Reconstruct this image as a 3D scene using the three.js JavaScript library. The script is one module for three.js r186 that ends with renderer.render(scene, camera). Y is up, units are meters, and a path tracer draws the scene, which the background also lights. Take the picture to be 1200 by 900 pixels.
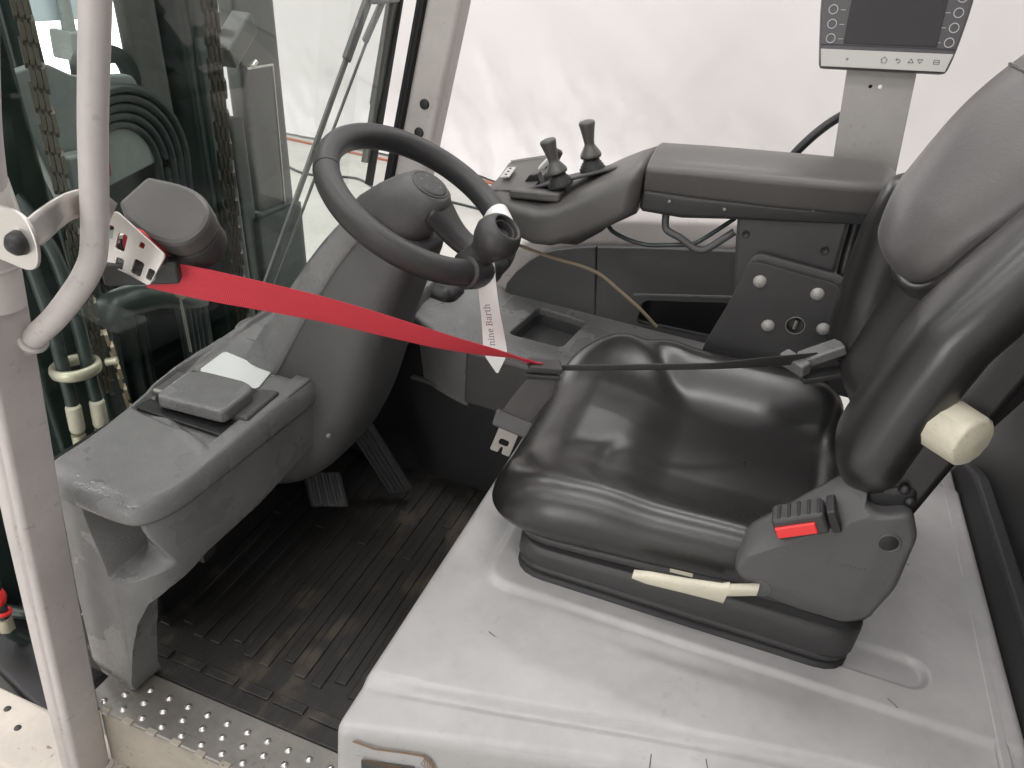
import * as THREE from 'three';
import { RoundedBoxGeometry } from 'three/addons/geometries/RoundedBoxGeometry.js';
import { RectAreaLightUniformsLib } from 'three/addons/lights/RectAreaLightUniformsLib.js';
import { mergeGeometries } from 'three/addons/utils/BufferGeometryUtils.js';

// ------------------------------------------------------------------ camera, light, exposure
const scene = new THREE.Scene();
scene.background = new THREE.Color(0x000000);
const camera = new THREE.PerspectiveCamera(53.13, 4 / 3, 0.02, 60);
camera.position.set(0, 1.09, 0);
camera.up.set(-0.2640, 0.858, -0.4405);
camera.lookAt(-0.2367, 1.09 - 0.5005, -0.8329);
const renderer = new THREE.WebGLRenderer({ antialias: true });
renderer.setSize(1024, 768);
renderer.toneMapping = THREE.LinearToneMapping;
renderer.toneMappingExposure = 1.3;
renderer.shadowMap.enabled = true;
RectAreaLightUniformsLib.init();
const DOOR = 2.0;                       // radiance of the daylight door on the near side
const LAMP = 7.9;                       // radiance of the hall's ceiling panels
const V = (x, y, z) => new THREE.Vector3(x, y, z);

// ------------------------------------------------------------------ seeded noise
let seed = 7;
const rnd = () => { seed = (seed * 1664525 + 1013904223) >>> 0; return seed / 4294967296; };
const perm = new Float32Array(65536); for (let i = 0; i < 65536; i++) perm[i] = rnd();
const hash = (x, y, p) => perm[((((x % p) + p) % p) * 251 + (((y % p) + p) % p) * 1237 + p * 17) & 65535];
function vnoise(x, y, p = 256) {
  const xi = Math.floor(x), yi = Math.floor(y), fx = x - xi, fy = y - yi;
  const u = fx * fx * (3 - 2 * fx), v = fy * fy * (3 - 2 * fy);
  const a = hash(xi, yi, p), b = hash(xi + 1, yi, p), c = hash(xi, yi + 1, p), d = hash(xi + 1, yi + 1, p);
  return a + (b - a) * u + (c - a) * v + (a - b - c + d) * u * v;
}
function fbm(x, y, p, o = 4) { let s = 0, a = 0.5, n = 0; for (let i = 0; i < o; i++) { s += a * vnoise(x, y, p); n += a; x *= 2; y *= 2; p *= 2; a *= 0.5; } return s / n; }
const sm = (a, b, x) => { const t = Math.min(1, Math.max(0, (x - a) / (b - a))); return t * t * (3 - 2 * t); };
const lerp = (a, b, t) => a + (b - a) * t;
function curveAt(tab, x) { if (x <= tab[0][0]) return tab[0][1]; for (let i = 1; i < tab.length; i++) if (x <= tab[i][0]) { const t = (x - tab[i - 1][0]) / (tab[i][0] - tab[i - 1][0]); return lerp(tab[i - 1][1], tab[i][1], t); } return tab[tab.length - 1][1]; }

// ------------------------------------------------------------------ textures (tileable, repeat in metres)
function tex(n, metres, fn, srgb) {
  const d = new Uint8Array(n * n * 4);
  for (let j = 0; j < n; j++) for (let i = 0; i < n; i++) { const c = fn(i / n, j / n), k = (j * n + i) * 4; d[k] = c[0] * 255; d[k + 1] = c[1] * 255; d[k + 2] = c[2] * 255; d[k + 3] = 255; }
  const t = new THREE.DataTexture(d, n, n, THREE.RGBAFormat); t.wrapS = t.wrapT = THREE.RepeatWrapping; t.magFilter = THREE.LinearFilter; t.minFilter = THREE.LinearMipmapLinearFilter; t.generateMipmaps = true;
  if (srgb) t.colorSpace = THREE.SRGBColorSpace; t.repeat.set(1 / metres, 1 / metres); t.needsUpdate = true; return t;
}
const g3 = v => [v, v, v];
const grainT = tex(256, 0.09, (x, y) => g3(0.5 * vnoise(x * 64, y * 64, 64) + 0.5 * vnoise(x * 128, y * 128, 128)));
const leatherT = tex(512, 0.16, (x, y) => g3(0.6 * Math.abs(vnoise(x * 60, y * 60, 60) - 0.5) * 2 + 0.4 * vnoise(x * 120, y * 120, 120)));
const wearRoughT = tex(512, 0.6, (x, y) => g3(0.62 + 0.22 * (fbm(x * 6, y * 6, 6, 5) - 0.5) + 0.06 * (fbm(x * 64, y * 3, 3, 3) - 0.5)));
const plasticRoughT = tex(512, 0.45, (x, y) => g3(0.95 + 0.5 * (fbm(x * 7, y * 7, 7, 6) - 0.5)));
function wearMap(base, amp, speck, speckCol, n = 512, m = 0.55) {       // base colour with stains and dirt specks
  return tex(n, m, (x, y) => {
    const a = 1 + amp * (fbm(x * 5, y * 5, 5, 6) - 0.5) * 2 + amp * 0.5 * (fbm(x * 40, y * 40, 40, 3) - 0.5);
    const s = speck * sm(0.70, 0.78, fbm(x * 48 + 3, y * 48, 48, 4)) * sm(0.45, 0.6, fbm(x * 6 + 7, y * 6, 6, 3));
    return base.map((b, i) => Math.min(1, Math.max(0, lerp(b * a, speckCol[i], s))));
  }, true);
}
// ------------------------------------------------------------------ materials
const M = {};
function std(name, o) { return M[name] = new THREE.MeshPhysicalMaterial({ roughness: 0.6, ...o }); }
const RGB = (r, g, b) => new THREE.Color().setRGB(r, g, b);
std('plastic', { map: wearMap([0.42, 0.42, 0.42], 0.10, 0.30, [0.42, 0.41, 0.39]), roughness: 0.5, roughnessMap: plasticRoughT, bumpMap: grainT, bumpScale: 0.00045 });
std('plasticMid', { map: wearMap([0.30, 0.298, 0.30], 0.07, 0.25, [0.38, 0.37, 0.35]), roughness: 0.52, bumpMap: grainT, bumpScale: 0.0003 });
std('plasticDark', { map: wearMap([0.215, 0.213, 0.215], 0.1, 0.2, [0.28, 0.27, 0.25]), roughness: 0.5, bumpMap: grainT, bumpScale: 0.00025 });
std('armPlastic', { map: wearMap([0.315, 0.308, 0.303], 0.06, 0.15, [0.38, 0.37, 0.35]), roughness: 0.40, bumpMap: grainT, bumpScale: 0.00014 });
std('black', { color: RGB(0.012, 0.012, 0.013), roughness: 0.45, bumpMap: grainT, bumpScale: 0.0002 });
std('rubber', { color: RGB(0.022, 0.022, 0.023), roughness: 0.62, bumpMap: grainT, bumpScale: 0.0003 });
std('wheelRubber', { color: RGB(0.034, 0.033, 0.034), roughness: 0.44, bumpMap: grainT, bumpScale: 0.00025 });
std('vinyl', { color: RGB(0.014, 0.0135, 0.0135), roughness: 0.33, roughnessMap: wearRoughT, bumpMap: leatherT, bumpScale: 0.00009, clearcoat: 0.45, clearcoatRoughness: 0.36 });
M.vinyl.roughness = 0.50;
std('padVinyl', { color: RGB(0.085, 0.081, 0.081), roughness: 0.62, clearcoat: 0.2, clearcoatRoughness: 0.5, roughnessMap: wearRoughT, bumpMap: leatherT, bumpScale: 0.00016, sheen: 0.5, sheenRoughness: 0.45, sheenColor: RGB(0.5, 0.48, 0.48) });
std('vinylBack', { color: RGB(0.018, 0.017, 0.017), roughness: 0.62, roughnessMap: wearRoughT, bumpMap: leatherT, bumpScale: 0.00016, clearcoat: 0.2, clearcoatRoughness: 0.35 });
std('paint', { map: wearMap([0.645, 0.64, 0.64], 0.075, 0.10, [0.46, 0.42, 0.37]), roughness: 0.36, bumpMap: grainT, bumpScale: 0.00006 });
std('paintFrame', { map: wearMap([0.72, 0.695, 0.685], 0.05, 0.22, [0.44, 0.39, 0.35], 512, 0.37), roughness: 0.42, bumpMap: grainT, bumpScale: 0.00008 });
std('paintWhite', { map: wearMap([0.78, 0.75, 0.71], 0.07, 0.7, [0.40, 0.32, 0.25], 512, 0.35), roughness: 0.5 });
std('sill', { map: wearMap([0.60, 0.575, 0.53], 0.08, 0.5, [0.35, 0.31, 0.26], 512, 0.3), roughness: 0.5 });
std('steel', { map: wearMap([0.52, 0.51, 0.49], 0.12, 0.4, [0.30, 0.28, 0.25], 512, 0.25), roughness: 0.4, metalness: 0.45 });
std('wornSteel', { color: RGB(0.30, 0.28, 0.26), roughness: 0.38, metalness: 0.7, bumpMap: grainT, bumpScale: 0.0001 });
std('bright', { color: RGB(0.62, 0.60, 0.57), roughness: 0.3, metalness: 0.9 });
std('brightNickel', { color: RGB(0.66, 0.63, 0.60), roughness: 0.36, metalness: 0.8, bumpMap: grainT, bumpScale: 0.00005 });
std('mastGreen', { map: wearMap([0.105, 0.165, 0.15], 0.25, 0.5, [0.20, 0.20, 0.17], 512, 0.5), roughness: 0.38 });
std('mastGrey', { map: wearMap([0.34, 0.35, 0.34], 0.15, 0.5, [0.24, 0.22, 0.18], 512, 0.5), roughness: 0.4 });
std('mastLight', { map: wearMap([0.50, 0.53, 0.52], 0.1, 0.4, [0.30, 0.28, 0.24], 512, 0.4), roughness: 0.4 });
std('chainDark', { color: RGB(0.12, 0.112, 0.09), roughness: 0.36, metalness: 0.7 });
std('postGrey', { map: wearMap([0.60, 0.59, 0.58], 0.05, 0.2, [0.45, 0.43, 0.4], 512, 0.4), roughness: 0.45 });
std('chainBrass', { color: RGB(0.46, 0.37, 0.26), roughness: 0.45, metalness: 0.35 });
std('hose', { color: RGB(0.026, 0.038, 0.035), roughness: 0.36 });
std('zinc', { color: RGB(0.55, 0.52, 0.40), roughness: 0.38, metalness: 0.5 });
std('belt', { map: tex(256, 0.012, (x, y) => { const w = 0.85 + 0.15 * Math.sin((x + y) * Math.PI * 8) * Math.sin((x - y) * Math.PI * 8); return [0.95 * w, 0.26 * w, 0.32 * w]; }, true), roughness: 0.6, sheen: 0.3, sheenRoughness: 0.5, sheenColor: RGB(0.6, 0.2, 0.22) });
std('beltBlack', { color: RGB(0.045, 0.042, 0.041), roughness: 0.6, bumpMap: grainT, bumpScale: 0.0003 });
std('redPlastic', { color: RGB(0.72, 0.035, 0.035), roughness: 0.4 });
std('cream', { map: wearMap([0.74, 0.72, 0.65], 0.06, 0.5, [0.5, 0.46, 0.38], 256, 0.12), roughness: 0.5 });
std('white', { color: RGB(0.74, 0.74, 0.74), roughness: 0.6 });
std('stickerMat', { color: RGB(0.62, 0.64, 0.63), roughness: 0.5 });
std('displayGrey', { color: RGB(0.48, 0.47, 0.45), roughness: 0.45 });
std('bezel', { color: RGB(0.075, 0.072, 0.08), roughness: 0.35 });
std('screen', { color: RGB(0.03, 0.028, 0.03), roughness: 0.12 });
std('cable', { color: RGB(0.30, 0.24, 0.16), roughness: 0.6 });
std('sheet', { color: RGB(0.74, 0.715, 0.715), roughness: 0.30 });
std('concrete', { map: wearMap([0.76, 0.755, 0.735], 0.07, 0.3, [0.5, 0.47, 0.43], 512, 1.6), roughness: 0.6 });
std('wallPaint', { color: RGB(0.74, 0.74, 0.74), roughness: 0.8 });
std('orange', { color: RGB(0.42, 0.15, 0.08), roughness: 0.6 });
std('glass', { color: RGB(0.90, 0.95, 0.92), roughness: 0.02, transmission: 1, thickness: 0, ior: 1.45 });
std('matRubber', { map: tex(1024, 0.8, (x, y) => {
  const d = fbm(x * 5 + 1.3, y * 5, 5, 6), e = fbm(x * 26, y * 26, 26, 4), k = sm(0.50, 0.66, d * 0.65 + e * 0.35), s = fbm(x * 70, y * 5, 5, 3);
  const b = 0.135 + 0.035 * (s - 0.5) + 0.03 * (e - 0.5); const q = k * sm(0.35, 0.65, fbm(x * 40 + 5, y * 9, 9, 4)); return [b + q * 0.125, b * 0.96 + q * 0.105, b * 0.93 + q * 0.075]; }, true), roughness: 0.55, bumpMap: grainT, bumpScale: 0.0005 });

// ------------------------------------------------------------------ geometry helpers
function triUV(g) {                                     // uv in metres, by the way each face points
  g = g.index ? g.toNonIndexed() : g;
  const p = g.attributes.position, uv = new Float32Array(p.count * 2), a = V(), b = V(), c = V(), n = V();
  for (let i = 0; i < p.count; i += 3) {
    a.fromBufferAttribute(p, i); b.fromBufferAttribute(p, i + 1); c.fromBufferAttribute(p, i + 2);
    n.copy(b).sub(a).cross(c.clone().sub(a)); const ax = Math.abs(n.x), ay = Math.abs(n.y), az = Math.abs(n.z);
    [a, b, c].forEach((q, k) => { const j = (i + k) * 2; if (ay >= ax && ay >= az) { uv[j] = q.x; uv[j + 1] = q.z; } else if (ax >= az) { uv[j] = q.z; uv[j + 1] = q.y; } else { uv[j] = q.x; uv[j + 1] = q.y; } });
  }
  g.setAttribute('uv', new THREE.BufferAttribute(uv, 2)); return g;
}
function grid(nu, nv, fn, wrapU = false) {
  const P = [], I = [], cu = wrapU ? nu : nu + 1;
  for (let j = 0; j <= nv; j++) for (let i = 0; i < cu; i++) { const p = fn(i / nu, j / nv); P.push(p.x, p.y, p.z); }
  for (let j = 0; j < nv; j++) for (let i = 0; i < nu; i++) { const a = j * cu + i, b = j * cu + (i + 1) % cu, c = a + cu, d = b + cu; I.push(a, b, d, a, d, c); }
  const g = new THREE.BufferGeometry(); g.setAttribute('position', new THREE.Float32BufferAttribute(P, 3)); g.setIndex(I); g.computeVertexNormals(); return g;
}
function loft(rings, cap = true) {                      // rings: arrays of Vector3 of one length
  const n = rings[0].length, m = rings.length, P = [], I = [];
  for (const r of rings) for (const p of r) P.push(p.x, p.y, p.z);
  for (let j = 0; j < m - 1; j++) for (let i = 0; i < n; i++) { const a = j * n + i, b = j * n + (i + 1) % n, c = a + n, d = b + n; I.push(a, b, d, a, d, c); }
  if (cap) for (const [k, f] of [[0, 1], [m - 1, 0]]) { const c = V(); rings[k].forEach(p => c.add(p)); c.divideScalar(n); const id = P.length / 3; P.push(c.x, c.y, c.z); for (let i = 0; i < n; i++) { const a = k * n + i, b = k * n + (i + 1) % n; f ? I.push(id, b, a) : I.push(id, a, b); } }
  const g = new THREE.BufferGeometry(); g.setAttribute('position', new THREE.Float32BufferAttribute(P, 3)); g.setIndex(I); g.computeVertexNormals(); return g;
}
function superRing(n, hw, hd, e) { const r = []; for (let i = 0; i < n; i++) { const t = i / n * Math.PI * 2, c = Math.cos(t), s = Math.sin(t); r.push([Math.sign(c) * hw * Math.pow(Math.abs(c), 2 / e), Math.sign(s) * hd * Math.pow(Math.abs(s), 2 / e)]); } return r; }
function roundPoly(pts, rad, n) {                       // closed outline with rounded corners, n even points
  const path = new THREE.Path(), k = pts.length;
  for (let i = 0; i < k; i++) {
    const p = new THREE.Vector2(...pts[i]), a = new THREE.Vector2(...pts[(i + k - 1) % k]), b = new THREE.Vector2(...pts[(i + 1) % k]);
    const r = Array.isArray(rad) ? rad[i] : rad, da = a.clone().sub(p), db = b.clone().sub(p);
    const q = p.clone().add(da.clone().setLength(Math.min(r, da.length() * 0.49))), w = p.clone().add(db.clone().setLength(Math.min(r, db.length() * 0.49)));
    i ? path.lineTo(q.x, q.y) : path.moveTo(q.x, q.y); path.quadraticCurveTo(p.x, p.y, w.x, w.y);
  }
  path.closePath(); const o = path.getSpacedPoints(n); o.pop(); return o;
}
function pillow({ outline, center, top, edge, side, map, nr = 40, ne = 7, ns = 4, tuck = 0, bulge = 0 }) {
  const n = outline.length, rings = [], c = new THREE.Vector2(...center);
  for (let i = 3; i <= nr; i++) { const t = i / nr; rings.push(outline.map(o => { const d = o.clone().sub(c), L = d.length(), q = c.clone().addScaledVector(d, (L - edge) / L * t); return map(q.x, q.y, top(q.x, q.y)); })); }
  for (let k = 1; k <= ne; k++) { const f = k / ne * Math.PI / 2; rings.push(outline.map(o => { const d = o.clone().sub(c), L = d.length(), q = c.clone().addScaledVector(d, (L - edge + edge * Math.sin(f)) / L); return map(q.x, q.y, top(q.x, q.y) - edge * (1 - Math.cos(f))); })); }
  for (let k = 1; k <= ns; k++) { const f = k / ns; rings.push(outline.map(o => { const d = o.clone().sub(c), L = d.length(), q = c.clone().addScaledVector(d, (L - tuck * f * f + bulge * Math.sin(f * Math.PI)) / L); const t0 = top(o.x, o.y) - edge, b0 = -side; return map(q.x, q.y, lerp(t0, b0, f)); })); }
  return loft(rings, true);
}
const tube = (pts, r, n = 40, rs = 12, closed = false) => new THREE.TubeGeometry(new THREE.CatmullRomCurve3(pts.map(p => V(...p)), closed, 'catmullrom', 0.35), n, r, rs, closed);
function rod(a, b, r0, r1 = r0, n = 14) { const A = V(...a), B = V(...b), d = B.clone().sub(A), g = new THREE.CylinderGeometry(r1, r0, d.length(), n); g.applyQuaternion(new THREE.Quaternion().setFromUnitVectors(V(0, 1, 0), d.normalize())); g.translate(...A.add(B).multiplyScalar(0.5).toArray()); return g; }
function basis(o, ux, uy, uz) { return new THREE.Matrix4().makeBasis(ux, uy, uz).setPosition(o); }
function rbox(w, h, d, r, pos, rot) { const g = new RoundedBoxGeometry(w, h, d, 3, r); if (rot) g.applyMatrix4(new THREE.Matrix4().makeRotationFromEuler(new THREE.Euler(...rot))); g.translate(...pos); return g; }
function bar(a, b, w, h, r = 0.002, upv = [0, 1, 0]) {   // rounded bar from a to b
  const A = V(...a), B = V(...b), d = B.clone().sub(A), L = d.length(), x = d.normalize(), z = x.clone().cross(V(...upv)).normalize(), y = z.clone().cross(x);
  const g = new RoundedBoxGeometry(L, h, w, 2, r); g.applyMatrix4(basis(A.add(B).multiplyScalar(0.5), x, y, z)); return g;
}
function extr(pts, depth, bevel, rad = 0) {              // outline in xy, extruded along +z
  const sh = new THREE.Shape(rad ? roundPoly(pts, rad, 90) : pts.map(p => new THREE.Vector2(...p)));
  return new THREE.ExtrudeGeometry(sh, { depth: depth - 2 * bevel, bevelEnabled: bevel > 0, bevelSize: bevel, bevelThickness: bevel, bevelOffset: -bevel, bevelSegments: 3 }).translate(0, 0, bevel);
}
function slab(outline, thick, bevel, hole) {             // THREE.Vector2 outline, with an optional hole
  const sh = new THREE.Shape(outline); if (hole) (Array.isArray(hole[0]) ? hole : [hole]).forEach(h => sh.holes.push(new THREE.Path(h)));
  return new THREE.ExtrudeGeometry(sh, { depth: thick - 2 * bevel, bevelEnabled: bevel > 0, bevelSize: bevel, bevelThickness: bevel, bevelOffset: -bevel, bevelSegments: 2 }).translate(0, 0, bevel);
}
function ribbon(pts, width, thick, side) {               // strap: centre line, width across the given side vectors
  const c = new THREE.CatmullRomCurve3(pts.map(p => V(...p)), false, 'catmullrom', 0.4), n = 60, rings = [];
  for (let i = 0; i <= n; i++) {
    const t = i / n, p = c.getPoint(t), k = t * (side.length - 1), j = Math.min(side.length - 2, Math.floor(k)), s = V(...side[j]).lerp(V(...side[j + 1]), k - j).normalize();
    const u = c.getTangent(t), nn = u.clone().cross(s).normalize(); s.copy(nn).cross(u).normalize();
    const w = (Array.isArray(width) ? curveAt(width, t) : width) / 2;
    rings.push([[-w, -thick / 2], [-w * 0.5, -thick / 2], [w * 0.5, -thick / 2], [w, -thick / 2], [w, thick / 2], [w * 0.5, thick / 2], [-w * 0.5, thick / 2], [-w, thick / 2]].map(([a, b]) => p.clone().addScaledVector(s, a).addScaledVector(nn, b)));
  }
  return loft(rings);
}
function lathe(pts, o, axis, n = 32) { const g = new THREE.LatheGeometry(pts.map(p => new THREE.Vector2(...p)), n); g.applyQuaternion(new THREE.Quaternion().setFromUnitVectors(V(0, 1, 0), V(...axis).normalize())); g.translate(...o); return g; }
const dome = (o, axis, r, h) => lathe([[0, h], [r * 0.5, h * 0.86], [r * 0.85, h * 0.5], [r, 0], [r, -0.002]], o, axis, 14);

// ------------------------------------------------------------------ object helpers
const used = {};
const numbered = n => { if (!(n in used)) { used[n] = 0; return n; } return n + '_' + String(++used[n]).padStart(3, '0'); };
function thing(name, label, category, base = [0, 0, 0], group) { const o = new THREE.Group(); o.name = numbered(name); o.position.set(...base); o.userData = { label, category }; if (group) o.userData.group = group; scene.add(o); return o; }
function worldBase(o) { const b = V(); for (let p = o; p && p !== scene; p = p.parent) b.add(p.position); return b; }
function part(parent, name, geo, mat, label) {           // geometry in world coordinates, made local to its parent
  if (!Array.isArray(geo)) geo = [geo];
  let g = geo.map(q => triUV(q)); g.forEach(q => { for (const k of Object.keys(q.attributes)) if (!['position', 'normal', 'uv'].includes(k)) q.deleteAttribute(k); });
  g = g.length > 1 ? mergeGeometries(g) : g[0];
  const b = worldBase(parent); g.translate(-b.x, -b.y, -b.z);
  const m = new THREE.Mesh(g, mat); m.name = name; m.castShadow = m.receiveShadow = true; if (label) m.userData.label = label; parent.add(m); return m;
}
function single(name, geo, mat, label, category, group) { const m = part(scene, numbered(name), geo, mat); m.userData = { label, category }; if (group) m.userData.group = group; return m; }
function struct(name, geo, mat) { const m = part(scene, name, geo, mat); m.userData = { kind: 'structure' }; return m; }

// ================================================================== the hall round the truck
const GY = -0.55;
struct('hall_floor', rbox(16, 0.1, 12, 0.002, [-2, GY - 0.05, -0.6]), M.concrete);
struct('hall_ceiling', rbox(16, 0.1, 12, 0.002, [-2, 4.2, -0.6]), M.wallPaint);
struct('hall_wall_behind', rbox(16, 4.7, 0.1, 0.002, [-2, 1.8, 5.4]), M.wallPaint);
struct('hall_wall_right', rbox(0.1, 4.7, 12, 0.002, [5.9, 1.8, -0.6]), M.wallPaint);
struct('hall_wall_left', rbox(0.1, 4.7, 12, 0.002, [-9.9, 1.8, -0.6]), M.wallPaint);
struct('hall_wall_far', rbox(16, 4.7, 0.1, 0.002, [-2, 1.8, -6.5]), M.wallPaint);
{
  const g = grid(420, 150, (u, v) => {
    const x = -4.6 + u * 10, y = GY + 0.02 + v * 4.4;
    let d = 0.10 * (fbm(x * 0.8 + 40, y * 0.5 + 10, 256, 2) - 0.5);
    d += 0.045 * sm(1.3, 0, v * 4.4) * (fbm(x * 5 + y * 3 + 60, y * 2.4 - x + 30, 256, 4) - 0.5) * 2.4; const p = x * 0.62 + y * 0.78, q = y * 0.62 - x * 0.78; d += 0.024 * (fbm(p * 3.4 + 90, q * 0.45 + 60, 256, 4) - 0.5) + 0.010 * (fbm(q * 4.6 + 30, p * 0.5 + 120, 256, 3) - 0.5);
     d += 0.02 * Math.sin(x * 2.3 + y * 2.8 + 2 * fbm(x + 30, y + 30, 256, 2));
    return V(x, y, -5.75 + d + 0.16 * Math.pow(1 - Math.min(1, v * 9), 2));
  });
  single('backdrop_sheet', g, M.sheet, 'large creased white plastic sheet hanging down to the hall floor', 'sheet');
}
single('floor_edge_rail', rbox(3.4, 0.014, 0.03, 0.004, [-3.6, GY + 0.008, -5.50]), M.orange, 'thin rusty orange rail on the hall floor along the foot of the white sheet', 'rail');
single('floor_cable', tube([[-3.6, GY + 0.008, -5.0], [-3.1, GY + 0.008, -4.75], [-2.75, GY + 0.008, -4.9], [-2.4, GY + 0.008, -4.7], [-2.0, GY + 0.008, -4.85], [-1.4, GY + 0.008, -4.8]], 0.009, 80, 8), M.hose, 'thin dark cable lying in a bend on the hall floor', 'cable');
{ // daylight window in the far left corner of the hall
  const w = thing('hall_window', 'glaring white daylight window beyond the lift mast', 'window', [-6.4, GY + 0.1, -5.7]);
  const gm = new THREE.MeshStandardMaterial({ color: 0xffffff, emissive: 0xffffff, emissiveIntensity: 1.9, roughness: 0.6 });
  part(w, 'pane', rbox(3.0, 3.42, 0.02, 0.004, [-6.4, GY + 1.76, -5.69]), gm);
  for (const x of [-7.95, -4.85]) part(w, 'frame', rbox(0.08, 3.5, 0.06, 0.006, [x, GY + 1.85, -5.69]), M.paintWhite);
  for (const y of [GY + 0.025, GY + 3.52]) part(w, 'frame', rbox(3.02, 0.08, 0.06, 0.006, [-6.4, y, -5.69]), M.paintWhite);
  const l = new THREE.RectAreaLight(0xfafcff, 1.5, 2.9, 3.2); l.position.set(-6.4, GY + 1.8, -5.66); l.rotation.y = Math.PI; scene.add(l);
}
{ // tall daylight door on the near side of the hall
  const w = thing('hall_door', 'tall bright daylight door on the near side of the hall', 'door', [-1.6, GY, 5.3]);
  const gm = new THREE.MeshStandardMaterial({ color: 0xffffff, emissive: 0xfffcfa, emissiveIntensity: 1.6, roughness: 0.6 });
  part(w, 'pane', rbox(2.0, 2.7, 0.02, 0.004, [-1.6, GY + 1.4, 5.32]), gm);
  for (const x of [-2.65, -0.55]) part(w, 'frame', rbox(0.09, 2.9, 0.08, 0.006, [x, GY + 1.45, 5.31]), M.paintWhite);
  part(w, 'frame', rbox(2.0, 0.10, 0.08, 0.006, [-1.6, GY + 2.82, 5.31]), M.paintWhite);
  const l = new THREE.RectAreaLight(0xfffcfa, DOOR, 1.95, 2.65); l.position.set(-1.6, GY + 1.4, 5.29); scene.add(l);
}
{ // ceiling lamp panels
  const gm = new THREE.MeshStandardMaterial({ color: 0xffffff, emissive: 0xfffcfb, emissiveIntensity: 3.0, roughness: 0.5 });
  const proto = new THREE.Group();
  const h = new THREE.Mesh(new RoundedBoxGeometry(2.1, 0.08, 0.5, 2, 0.01), M.wallPaint); h.name = 'housing'; h.position.y = 0.05; proto.add(h);
  const d = new THREE.Mesh(new RoundedBoxGeometry(2.04, 0.02, 0.44, 2, 0.004), gm); d.name = 'diffuser'; d.position.y = 0.0; proto.add(d);
  for (const [x, z] of [[-3.2, -3.9], [-0.2, -3.9], [2.8, -4.3], [-6.2, -1.5], [-3.2, -1.5], [-0.6, -1.5], [-6.2, 0.8], [-3.2, 0.8], [-0.6, 0.8], [-6.2, 3.0], [-3.2, 3.0], [-0.6, 3.0], [2.6, 2.6]]) {
    const o = proto.clone(); o.name = numbered('ceiling_lamp'); o.position.set(x, 3.95, z); o.userData = { label: 'long white lamp panel under the hall ceiling', category: 'lamp', group: 'lamp panels under the hall ceiling' }; scene.add(o);
    const l = new THREE.RectAreaLight(0xfffcfb, LAMP, 2.04, 0.44); l.position.set(x, 3.925, z); l.rotation.x = -Math.PI / 2; scene.add(l);
  }
}

// ================================================================== cab frame: pillars, sill, step, far bodywork
const FLOOR = 0;
{
  const f = thing('cab_pillar', 'pale grey painted cab door post with a bent grab tube beside the red belt', 'pillar', [-0.745, -0.06, -0.525]);
  const sec = [[-0.018, 0.027], [-0.006, 0.029], [0.001, 0.029], [0.0035, 0.0255], [0.006, 0.029], [0.013, 0.027], [0.016, 0.022], [0.016, -0.024], [0.012, -0.029], [-0.016, -0.029], [-0.021, -0.024], [-0.021, 0.022]];
  const rings = []; for (const [y, x] of [[-0.15, -0.760], [0.05, -0.752], [0.2, -0.745], [0.4, -0.735], [0.6, -0.722], [0.72, -0.715], [0.74, -0.7135]]) rings.push(sec.map(([a, b]) => V(x + a, y, -0.522 + b)));
  part(f, 'lower_post', loft(rings), M.paintFrame);
  part(f, 'upper_tube', tube([[-0.714, 0.70, -0.522], [-0.708, 0.80, -0.522], [-0.698, 0.88, -0.522], [-0.674, 0.98, -0.522], [-0.612, 1.2, -0.522], [-0.532, 1.45, -0.522]], 0.029, 60, 24), M.paintFrame);
  part(f, 'weld_seam', new THREE.TorusGeometry(0.0285, 0.003, 8, 28).rotateX(Math.PI / 2).translate(-0.7125, 0.744, -0.522), M.paintFrame);
  const gb = part(f, 'grab_tube', tube([[-0.50, 1.28, -0.55], [-0.548, 1.03, -0.55], [-0.576, 0.90, -0.55], [-0.594, 0.80, -0.551], [-0.604, 0.765, -0.551], [-0.622, 0.735, -0.548], [-0.66, 0.69, -0.545], [-0.70, 0.653, -0.544], [-0.728, 0.628, -0.54]], 0.0128, 90, 18), M.paintFrame);
  part(gb, 'weld_seam', new THREE.TorusGeometry(0.0135, 0.004, 8, 20).rotateY(Math.PI / 2).rotateZ(0.75).translate(-0.701, 0.652, -0.544), M.paintFrame);
  part(f, 'foot_weld', rbox(0.044, 0.010, 0.064, 0.004, [-0.759, -0.140, -0.522]), M.paintFrame);
}
{ // far front pillar
  const f = thing('cab_pillar', 'pale grey far windscreen pillar with two dark round holes', 'pillar', [-0.79, 0.3, -1.57]);
  const rings = []; const sec = roundPoly([[-0.035, -0.03], [0.04, -0.03], [0.04, 0.03], [-0.035, 0.03]], 0.012, 40);
  for (const [y, x] of [[0.3, -0.785], [0.6, -0.742], [0.8, -0.711], [1.0, -0.680], [1.4, -0.62]]) rings.push(sec.map(p => V(x + p.x, y, -1.575 + p.y)));
  part(f, 'post', loft(rings), M.paintFrame);
  const px = y => lerp(-0.742, -0.680, (y - 0.6) / 0.4);
  for (const y of [0.765, 0.705]) part(f, 'plug', lathe([[0, 0.003], [0.008, 0.003], [0.0105, 0.0015], [0.011, -0.002]], [px(y) + 0.006, y, -1.5438], [0, 0, 1], 20), M.black);
  const seal = [[-0.009, -0.014], [0.009, -0.014], [0.009, 0.012], [0.003, 0.012], [0.002, 0.008], [-0.002, 0.008], [-0.003, 0.012], [-0.009, 0.012]];
  part(f, 'window_seal', loft([[0.3, -0.829], [0.6, -0.786], [0.8, -0.754], [1.0, -0.723], [1.4, -0.661]].map(([y, x]) => seal.map(([a, b]) => V(x + a, y, -1.552 + b)))), M.black);
}
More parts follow.
